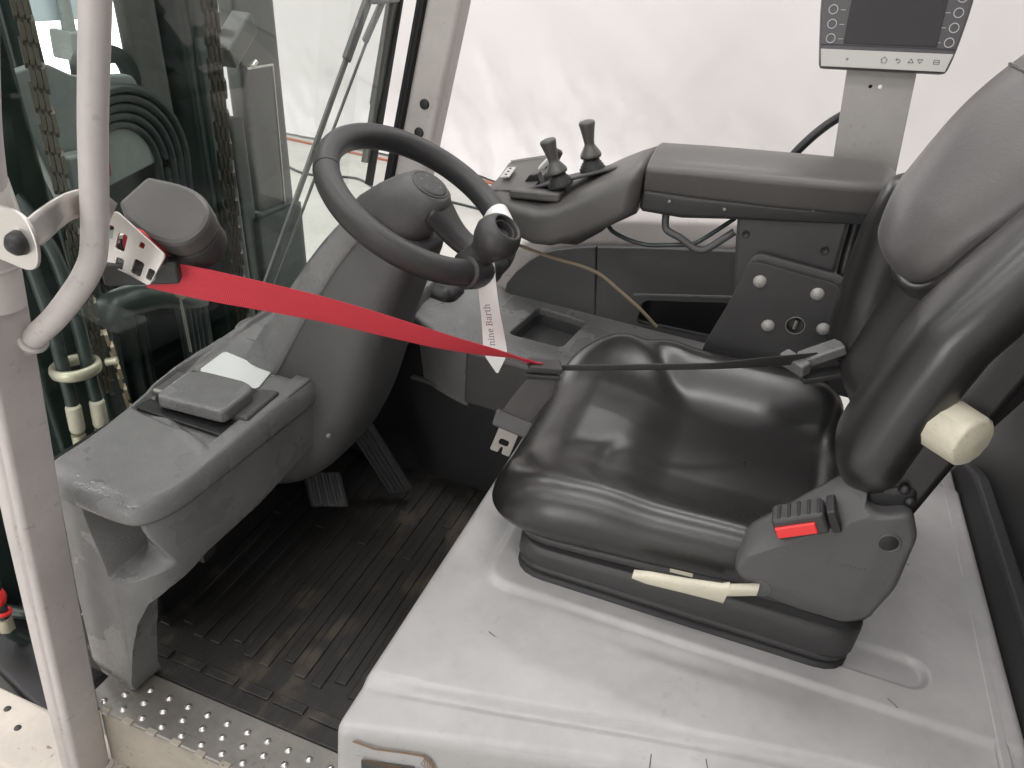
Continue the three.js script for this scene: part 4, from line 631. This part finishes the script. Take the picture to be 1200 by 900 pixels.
// ================================================================== display terminal on its post
{
  const p = thing('display_post', 'flat brushed grey metal post behind the armrest', 'post', [0.15, 0.55, -1.53]);
  const cir = (x, y, r) => { const o = []; for (let i = 0; i < 20; i++) o.push(new THREE.Vector2(x + r * Math.cos(i / 20 * 6.2832), y + r * Math.sin(i / 20 * 6.2832))); return o; };
  part(p, 'plate', slab(roundPoly([[0.070, 1.04], [0.180, 1.05], [0.245, 0.60], [0.140, 0.60]], 0.004, 120), 0.006, 0.001, [cir(0.128, 0.940, 0.0032), cir(0.143, 0.942, 0.0034)]).translate(0, 0, -1.528), M.postGrey);
  part(p, 'foot', rbox(0.13, 0.02, 0.07, 0.003, [0.19, 0.60, -1.54]), M.paintFrame);
  const t = thing('display_terminal', 'dark display screen with round side buttons and a pale key strip', 'display', [0.13, 0.97, -1.50]);
  const O = V(0.136, 0.970, -1.500), N = V(-0.03, 0.12, 1).normalize(), X = V(0.99, 0.105, 0).projectOnPlane(N).normalize(), Y = N.clone().cross(X).normalize(), m = (u, v, n = 0) => basis(O.clone().addScaledVector(X, u).addScaledVector(Y, v).addScaledVector(N, n), X, Y, N);
  const out = (g = 0) => roundPoly([[-0.098 - g, 0 - g], [0.094 + g, 0 - g], [0.102 + g, 0.032], [0.110 + g, 0.12], [0.100 + g, 0.205 + g], [-0.108 - g, 0.205 + g], [-0.118 - g, 0.12], [-0.104 - g, 0.032]], [0.006, 0.006, 0.06, 0.05, 0.01, 0.01, 0.05, 0.06], 140);
  part(t, 'housing', slab(out(0.002), 0.034, 0.005).translate(0, 0, -0.036).applyMatrix4(m(0, 0)), M.bezel);
  part(t, 'bezel', slab(out(-0.0015).filter(p => p.y > 0.0305).concat([]), 0.004, 0.001).translate(0, 0, -0.0035).applyMatrix4(m(0, 0)), M.bezel);
  part(t, 'key_strip', slab([new THREE.Vector2(-0.097, 0.0015), new THREE.Vector2(0.093, 0.0015), new THREE.Vector2(0.0995, 0.0285), new THREE.Vector2(-0.1025, 0.0285)], 0.004, 0.0008).translate(0, 0, -0.003).applyMatrix4(m(0, 0)), M.displayGrey);
  part(t, 'screen', rbox(0.142, 0.135, 0.003, 0.001, [0.002, 0.105, 0.0007]).applyMatrix4(m(0, 0)), M.screen);
  for (const sg of [-1, 1]) for (let k = 0; k < 6; k++) {
    const v = 0.045 + 0.0218 * k, u = sg < 0 ? -0.090 - 0.0022 * k : 0.089 + 0.0022 * k - 0.0003 * k * k;
    part(t, 'button', new THREE.TorusGeometry(0.0068, 0.0007, 6, 28).applyMatrix4(m(u, v, 0.0012)), M.displayGrey);
    part(t, 'button_mark', new RoundedBoxGeometry(0.0075, 0.0009, 0.0006, 1, 0.0002).applyMatrix4(m(u - sg * 0.0155, v - 0.0004, 0.0016)), M.displayGrey);
  }
  // printed key symbols on the strip
  const lineGlyph = (name, pts, closed) => part(t, name, pts.slice(0, closed ? undefined : -1).map((q, i) => { const r = pts[(i + 1) % pts.length], dx = r[0] - q[0], dy = r[1] - q[1], L = Math.hypot(dx, dy); return new THREE.BoxGeometry(L + 0.0006, 0.0009, 0.0004).rotateZ(Math.atan2(dy, dx)).translate((q[0] + r[0]) / 2, (q[1] + r[1]) / 2, 0.0013); }).map(g => g.applyMatrix4(m(0, 0))), M.bezel);
  const y0 = 0.0155;
  lineGlyph('home_symbol', [[-0.006, y0], [-0.001, y0 + 0.005], [0.004, y0], [0.0025, y0], [0.0025, y0 - 0.0045], [-0.0045, y0 - 0.0045], [-0.0045, y0]], true);
  lineGlyph('back_symbol', [[0.017, y0 + 0.0015], [0.0225, y0 + 0.0015], [0.0235, y0 - 0.0005], [0.0225, y0 - 0.0035], [0.0195, y0 - 0.0035]], false);
  lineGlyph('back_symbol', [[0.0185, y0 + 0.0035], [0.0165, y0 + 0.0015], [0.0185, y0 - 0.0005]], false);
  lineGlyph('up_symbol', [[0.0355, y0 - 0.0025], [0.0395, y0 + 0.0035], [0.0435, y0 - 0.0025]], true);
  lineGlyph('down_symbol', [[0.049, y0 + 0.003], [0.053, y0 - 0.003], [0.057, y0 + 0.003]], true);
  lineGlyph('menu_symbol', [[0.0735, y0 + 0.003], [0.0815, y0 + 0.003], [0.0815, y0 - 0.003], [0.0735, y0 - 0.003]], true);
  lineGlyph('menu_symbol', [[0.0735, y0], [0.0815, y0]], false);
  part(t, 'light_sensor', lathe([[0, 0.0006], [0.002, 0.0005], [0.0024, 0]], O.clone().addScaledVector(X, -0.058).addScaledVector(Y, y0 - 0.001).addScaledVector(N, 0.001).toArray(), N.toArray(), 14), M.steel);
  single('terminal_cable', tube([[0.02, 0.70, -1.55], [0.035, 0.79, -1.555], [0.06, 0.835, -1.56], [0.085, 0.865, -1.57], [0.12, 0.90, -1.575], [0.14, 0.96, -1.56]], 0.0085, 30, 10), M.black, 'black cable behind the grey display post', 'cable');
}

// ================================================================== bodywork on the far side
{
  const c = thing('side_console', 'dark grey side panel and console with an open tray beside the seat', 'console', [-0.3, 0, -1.45]);
  const arc = [[-0.495, 0.36], [-0.490, 0.405], [-0.470, 0.440], [-0.445, 0.470], [-0.415, 0.496], [-0.385, 0.510], [-0.34, 0.526]];
  const V2 = a => a.map(p => new THREE.Vector2(...p));
  part(c, 'front_panel', slab(V2([...arc, [-0.300, 0.537], [-0.271, 0.36]]), 0.02, 0.003).translate(0, 0, -1.585), M.plasticMid);
  part(c, 'rear_panel', slab(V2([[-0.268, 0.34], [-0.297, 0.5375], [-0.19, 0.561], [-0.003, 0.597], [0.30, 0.64], [0.42, 0.64], [0.42, 0.34]]), 0.02, 0.003, [roundPoly([[-0.185, 0.385], [-0.180, 0.447], [0.10, 0.51], [0.14, 0.40]], 0.016, 60)]).translate(0, 0, -1.584), M.plasticMid);
  part(c, 'recess_back', rbox(0.42, 0.20, 0.01, 0.003, [0.0, 0.43, -1.635]), M.black);
  part(c, 'recess_ledge', bar([-0.20, 0.452, -1.568], [0.10, 0.521, -1.568], 0.012, 0.006, 0.002), M.plastic);
  // ledge with tray: frame strips round an open well
  const trayHole = roundPoly([[-0.412, 1.372], [-0.296, 1.372], [-0.283, 1.522], [-0.397, 1.535]], 0.014, 60);
  const ledge = slab(roundPoly([[-0.470, 1.29], [0.05, 1.29], [0.05, 1.57], [-0.475, 1.57]], [0.004, 0.004, 0.004, 0.004], 160), 0.02, 0.004, [trayHole]).rotateX(-Math.PI / 2).translate(0, 0.362, 0);
  part(c, 'ledge', ledge, M.plastic);
  const tr = part(c, 'tray', [rbox(0.13, 0.006, 0.18, 0.002, [-0.35, 0.336, -1.45]), bar([-0.416, 0.355, -1.37], [-0.40, 0.355, -1.54], 0.004, 0.04, 0.0015), bar([-0.292, 0.355, -1.37], [-0.28, 0.355, -1.525], 0.004, 0.04, 0.0015), bar([-0.415, 0.355, -1.369], [-0.292, 0.355, -1.369], 0.004, 0.04, 0.0015), bar([-0.40, 0.355, -1.539], [-0.28, 0.355, -1.525], 0.004, 0.04, 0.0015)], M.plasticMid);
  part(c, 'lower_face', rbox(0.53, 0.135, 0.02, 0.008, [-0.205, 0.300, -1.300], [0.12, 0, 0]), M.plasticMid);
  // forward console part that sweeps down beside the column
  part(c, 'forward_console', grid(60, 40, (u, v) => { const x = lerp(-0.80, -0.460, u), k = v < 0.6 ? v / 0.6 : 1, q = v < 0.6 ? 0 : (v - 0.6) / 0.4; const y = lerp(0.440, 0.379, u) - 0.02 * Math.sin(k * 2.4) * (1 - u) - q * 0.14 - 0.012 * sm(0.8, 1, k); const z = lerp(-1.58, lerp(-1.34, -1.288, sm(0, 1, u)), k) - q * 0.012 - 0.13 * Math.pow(1 - u, 2) * sm(0.3, 1, k) * 0.8; return V(x, y, z); }), M.plastic);
  part(c, 'wheel_well', rbox(0.20, 0.24, 0.10, 0.03, [-0.66, 0.30, -1.46]), M.black);
  part(c, 'kick_panel', rbox(0.72, 0.36, 0.02, 0.006, [-0.52, 0.155, -1.335]), M.black);
  part(c, 'kick_panel_joint', bar([-0.60, 0.248, -1.318], [-0.20, 0.235, -1.315], 0.012, 0.008, 0.002), M.plasticMid);
  const l = thing('side_bodywork', 'light grey painted rounded side bodywork outside the dark panel', 'bodywork', [-0.1, 0.3, -1.63]);
  part(l, 'skin', grid(80, 24, (u, v) => { const x = lerp(-0.545, 0.50, u), yt = curveAt([[-0.545, 0.37], [-0.53, 0.42], [-0.49, 0.468], [-0.44, 0.512], [-0.38, 0.545], [-0.30, 0.572], [-0.20, 0.596], [0.0, 0.635], [0.5, 0.70]], x); const a = v * 1.0; return v < 0.25 ? V(x, yt - 0.16 + 0.16 * v / 0.25, -1.5875 - 0.02 * v / 0.25) : V(x, yt + 0.055 * Math.sin((v - 0.25) / 0.75 * 1.57), -1.6075 - 0.30 * (1 - Math.cos((v - 0.25) / 0.75 * 1.57))); }), M.paintFrame);
  part(l, 'front_lip', tube([[-0.555, 0.36, -1.61], [-0.545, 0.41, -1.615], [-0.505, 0.46, -1.62], [-0.46, 0.498, -1.625], [-0.42, 0.525, -1.63]], 0.006, 40, 8), M.paintFrame);
}
single('loose_wire', tube([[-0.46, 0.565, -1.42], [-0.43, 0.556, -1.42], [-0.36, 0.543, -1.43], [-0.30, 0.536, -1.44], [-0.26, 0.524, -1.45], [-0.22, 0.498, -1.46], [-0.168, 0.458, -1.48], [-0.13, 0.42, -1.50]], 0.0036, 80, 8), M.cable, 'tan wire hanging loose beside the dark side panel', 'wire');

// ================================================================== paper tag tied to the wheel
{
  const t = thing('paper_tag', 'narrow white paper tag with printed letters hanging from the steering wheel', 'tag', [-0.32, 0.6, -0.955]);
  const cv = document.createElement('canvas'); cv.width = 128; cv.height = 640; const x = cv.getContext('2d');
  x.fillStyle = '#d9d8d6'; x.fillRect(0, 0, 128, 640); x.translate(64, 600); x.rotate(-Math.PI / 2); x.fillStyle = '#56524f'; x.font = '46px serif'; x.fillText('nine Barth', 110, 2);
  const ct = new THREE.CanvasTexture(cv); ct.colorSpace = THREE.SRGBColorSpace;
  const prof = [[0, 0.010], [0.10, 0.013], [0.5, 0.0145], [0.80, 0.0185], [0.86, 0.016], [1, 0.0015]];
  const top = V(-0.352, 0.690, -1.005), bot = V(-0.311, 0.500, -1.005), S = V(0.92, 0.10, -0.36).normalize(), n = 40, P = [], UVs = [], I = [];
  for (let i = 0; i <= n; i++) { const q = i / n, w = curveAt(prof, q), c = top.clone().lerp(bot, q).add(V(0, 0, 0.006 * Math.sin(q * 3) + 0.003 * Math.sin(q * 7))); for (const k of [-1, 1]) { const p = c.clone().addScaledVector(S, w * k); P.push(p.x, p.y, p.z); UVs.push(0.5 + k * w / 0.037, 1 - q); } }
  for (let i = 0; i < n; i++) { const a = i * 2; I.push(a, a + 2, a + 3, a, a + 3, a + 1); }
  const g = new THREE.BufferGeometry(); g.setAttribute('position', new THREE.Float32BufferAttribute(P, 3)); g.setAttribute('uv', new THREE.Float32BufferAttribute(UVs, 2)); g.setIndex(I); g.computeVertexNormals(); g.translate(0.32, -0.6, 0.955);
  const m = new THREE.Mesh(g, new THREE.MeshPhysicalMaterial({ map: ct, roughness: 0.7, side: THREE.DoubleSide })); m.name = 'paper'; m.castShadow = m.receiveShadow = true; t.add(m);
}

// ================================================================== lift mast in front of the windscreen
{
  const m = thing('lift_mast', 'dark green lift mast with channels, chains and hoses beyond the windscreen', 'mast', [-1.2, -0.4, -1.28]);
  const tl = y => 0.045 * (y - 0.45);                         // slight lean to the front and side
  const col = (name, x0, x1, z0, z1, mat, ya = -0.45, yb = 1.5) => part(m, name, loft([ya, yb].map(y => roundPoly([[x0, z0], [x1, z0], [x1, z1], [x0, z1]], 0.008, 32).map(p => V(p.x - tl(y) * 1.2, y, p.y + tl(y))))), mat);
  col('outer_channel', -1.20, -1.10, -0.85, -0.92, M.mastGreen);
  col('channel_flange', -1.12, -1.095, -0.84, -0.955, M.mastGreen);
  col('lift_cylinder', -1.19, -1.13, -0.925, -0.975, M.mastGreen);
  col('inner_channel', -1.30, -1.22, -1.06, -1.12, M.mastGreen);
  col('inner_flange', -1.24, -1.21, -1.315, -1.40, M.mastGrey);
  col('inner_channel', -1.30, -1.25, -1.385, -1.45, M.mastGrey);
  col('outer_channel', -1.30, -1.19, -1.44, -1.50, M.mastGreen);
  col('channel_flange', -1.20, -1.18, -1.465, -1.535, M.mastGreen);
  col('outer_channel', -1.34, -1.25, -1.62, -1.68, M.mastGreen, -0.45, 0.62);
  col('guard_post', -1.33, -1.28, -1.73, -1.90, M.mastGrey, -0.2, 1.5);
  col('outer_channel', -1.33, -1.24, -1.66, -1.88, M.mastGreen, -0.45, 0.36);
  col('cross_frame', -1.38, -1.34, -0.95, -1.60, M.mastGreen, -0.5, 0.30);
  for (const [z, r] of [[-1.16, 0.018], [-1.205, 0.014], [-1.25, 0.020], [-1.29, 0.013]]) part(m, 'pipe', rod([-1.27, -0.4, z], [-1.29, 0.42, z + 0.02], r), M.mastGreen);
  for (const [z, r] of [[-1.56, 0.012], [-1.60, 0.010]]) part(m, 'pipe', rod([-1.24, -0.4, z], [-1.26, 1.4, z + 0.03], r), M.hose);
  // chains of single links
  const lk = new THREE.ExtrudeGeometry(new THREE.Shape(roundPoly([[-0.011, -0.024], [0.011, -0.024], [0.011, 0.024], [-0.011, 0.024]], 0.011, 12)), { depth: 0.006, bevelEnabled: false }).rotateY(Math.PI / 2);
  triUV(lk);
  function chain(name, a, b, pitch, wide, mat, layers, k0 = 1) {
    const A = V(...a), B = V(...b), d = B.clone().sub(A), n = Math.floor(d.length() / pitch), q = new THREE.Quaternion().setFromUnitVectors(V(0, 1, 0), d.clone().normalize()), host = new THREE.Group(), w = worldBase(m);
    host.name = name; host.position.copy(A.clone().sub(w)); m.add(host);
    for (let i = 0; i < n; i++) for (let l = 0; l < layers; l++) { const o = new THREE.Mesh(lk, mat); o.name = 'link'; o.castShadow = o.receiveShadow = true; const off = V((l - (layers - 1) / 2) * wide + ((i % 2) ? 0.003 : -0.003), 0, 0); o.position.copy(d.clone().multiplyScalar((i + 0.5) / n)).add(off); o.quaternion.copy(q); o.rotateY(0.9); o.scale.set(1, pitch / 0.034, k0); host.add(o); }
  }
  chain('lift_chain', [-1.08, 0.25, -0.966], [-1.08, 1.10, -0.922], 0.032, 0.012, M.chainDark, 3, 1.5);
  chain('lift_chain', [-1.15, 0.10, -1.472], [-1.15, 1.15, -1.418], 0.032, 0.012, M.chainDark, 3, 1.4);
  chain('brass_chain', [-1.02, 0.14, -0.968], [-1.025, 0.40, -0.935], 0.022, 0.01, M.chainBrass, 1);
  chain('lift_chain', [-1.16, 0.0, -1.012], [-1.16, 0.38, -1.0], 0.032, 0.012, M.chainDark, 2, 1.2);
  // pulley plates, hose pulley and hoses
  part(m, 'pulley_plate', slab(roundPoly([[0.98, 0.80], [1.06, 0.815], [1.12, 0.785], [1.26, 0.775], [1.30, 0.60], [1.05, 0.56], [1.02, 0.66]], 0.02, 90), 0.02, 0.004).rotateY(Math.PI / 2).translate(-1.215, 0, 0), M.mastLight);
  part(m, 'plate_bolt', lathe([[0, 0.006], [0.008, 0.005], [0.010, 0]], [-1.193, 0.705, -1.052], [1, 0, 0], 16), M.black);
  part(m, 'bearing_block', rbox(0.03, 0.13, 0.07, 0.008, [-1.175, 0.60, -1.075]), M.mastLight);
  part(m, 'bearing_pin', lathe([[0, 0.01], [0.015, 0.008], [0.018, 0]], [-1.162, 0.575, -1.07], [1, 0, 0], 20), M.zinc);
  part(m, 'pulley_cheek', lathe([[0, 0.006], [0.11, 0.006], [0.125, 0.0], [0.125, -0.008], [0, -0.008]], [-1.225, 0.60, -1.20], [1, 0, 0], 48), M.mastGreen);
  for (let k = 0; k < 5; k++) { const R = 0.10 + 0.0165 * k, cy = 0.585, cz = -1.195, pts = []; for (let i = 0; i <= 14; i++) { const a = lerp(1.9, -0.08, i / 14); pts.push([-1.195 + 0.004 * k, cy + R * 1.05 * Math.sin(a), cz - R * Math.cos(a)]); } pts.push([-1.19, 0.30, cz - R - 0.012], [-1.18, -0.2, cz - R - 0.03]); part(m, 'hose', tube(pts, 0.0088, 60, 10), M.hose); }
  part(m, 'hood', lathe([[0.02, 0.02], [0.05, 0.03], [0.062, 0.0], [0.06, -0.03]], [-1.25, 0.765, -1.25], [1, 0.3, 0], 30), M.mastGreen);
  part(m, 'red_mark', rbox(0.012, 0.05, 0.03, 0.004, [-1.18, 0.63, -1.135]), new THREE.MeshStandardMaterial({ color: RGB(0.25, 0.07, 0.06), roughness: 0.6 }));
  // side bracket block on the far channel
  part(m, 'stop_block', bar([-1.22, 0.775, -1.555], [-1.23, 0.85, -1.66], 0.05, 0.055, 0.008), M.mastGrey);
  part(m, 'stop_bolt', rod([-1.20, 0.755, -1.635], [-1.20, 0.765, -1.65], 0.006), M.bright);
  part(m, 'thin_rod', rod([-1.26, 0.735, -1.80], [-1.26, 0.28, -1.84], 0.003), M.bright);
  part(m, 'thin_rod', rod([-1.26, 0.735, -1.80], [-1.26, 0.735, -1.70], 0.003), M.bright);
  // lower link arm, clamp ring, hose ends
  part(m, 'link_arm', loft([[0.415, -0.985, 0.020], [0.432, -1.02, 0.024], [0.425, -1.08, 0.030], [0.412, -1.13, 0.026], [0.38, -1.19, 0.020], [0.36, -1.25, 0.018]].map(([y, z, r]) => superRing(20, r, 0.03, 2.4).map(([p, q]) => V(-1.09 + q, y - 0.03 + p, z)))), M.mastGreen);
  part(m, 'link_pin', rod([-1.07, 0.383, -1.165], [-1.05, 0.383, -1.165], 0.011), M.zinc);
  part(m, 'tie_rod', rod([-1.06, 0.375, -1.165], [-1.06, 0.24, -1.180], 0.003), M.bright);
  part(m, 'clamp_ring', new THREE.TorusGeometry(0.036, 0.006, 8, 36).scale(1, 1, 1.8).rotateX(Math.PI / 2).rotateZ(0.12).translate(-1.03, 0.36, -0.868), M.zinc);
  part(m, 'clamp_screw', rod([-1.0, 0.362, -0.905], [-0.985, 0.366, -0.915], 0.007), M.zinc);
  for (const [x, z] of [[-1.035, -0.852], [-1.015, -0.884]]) { const h = part(m, 'hose', tube([[x + 0.01, 0.29, z + 0.008], [x, 0.36, z + 0.004], [x - 0.012, 0.46, z], [x - 0.04, 0.56, z - 0.004], [x - 0.10, 0.64, z - 0.006], [x - 0.20, 0.70, z - 0.006]], 0.0115, 50, 14), M.hose); part(h, 'ferrule', lathe([[0.0, 0.0], [0.0115, 0.0], [0.0130, 0.006], [0.0130, 0.050], [0.011, 0.055], [0, 0.055]], [x + 0.012, 0.245, z + 0.01], [0, 1, 0], 20), M.cream); part(h, 'union_nut', new THREE.CylinderGeometry(0.0125, 0.0125, 0.022, 6).translate(x + 0.0125, 0.228, z + 0.011), M.zinc); }
  part(m, 'side_plate', slab(roundPoly([[0.70, -0.3], [0.90, -0.3], [0.87, 0.9], [0.80, 0.9]], 0.02, 60), 0.02, 0.004).rotateY(Math.PI / 2).translate(-1.17, 0, 0), M.mastGreen);
}
// ================================================================== board on a pole beyond the mast
{
  const b = thing('light_board', 'pale blue board on a thin grey pole beyond the mast', 'board', [-3.0, GY, -2.75]);
  part(b, 'pole', rod([-2.98, GY, -2.86], [-3.0, 1.8, -2.74], 0.028), M.mastLight);
  part(b, 'joint', rbox(0.12, 0.12, 0.08, 0.012, [-3.0, 0.46, -2.80]), M.mastLight);
  part(b, 'panel', rbox(0.03, 0.8, 0.50, 0.004, [-3.06, 0.95, -2.82], [0, 0, 0.05]), new THREE.MeshStandardMaterial({ color: RGB(0.55, 0.66, 0.70), roughness: 0.5 }));
}

renderer.render(scene, camera);
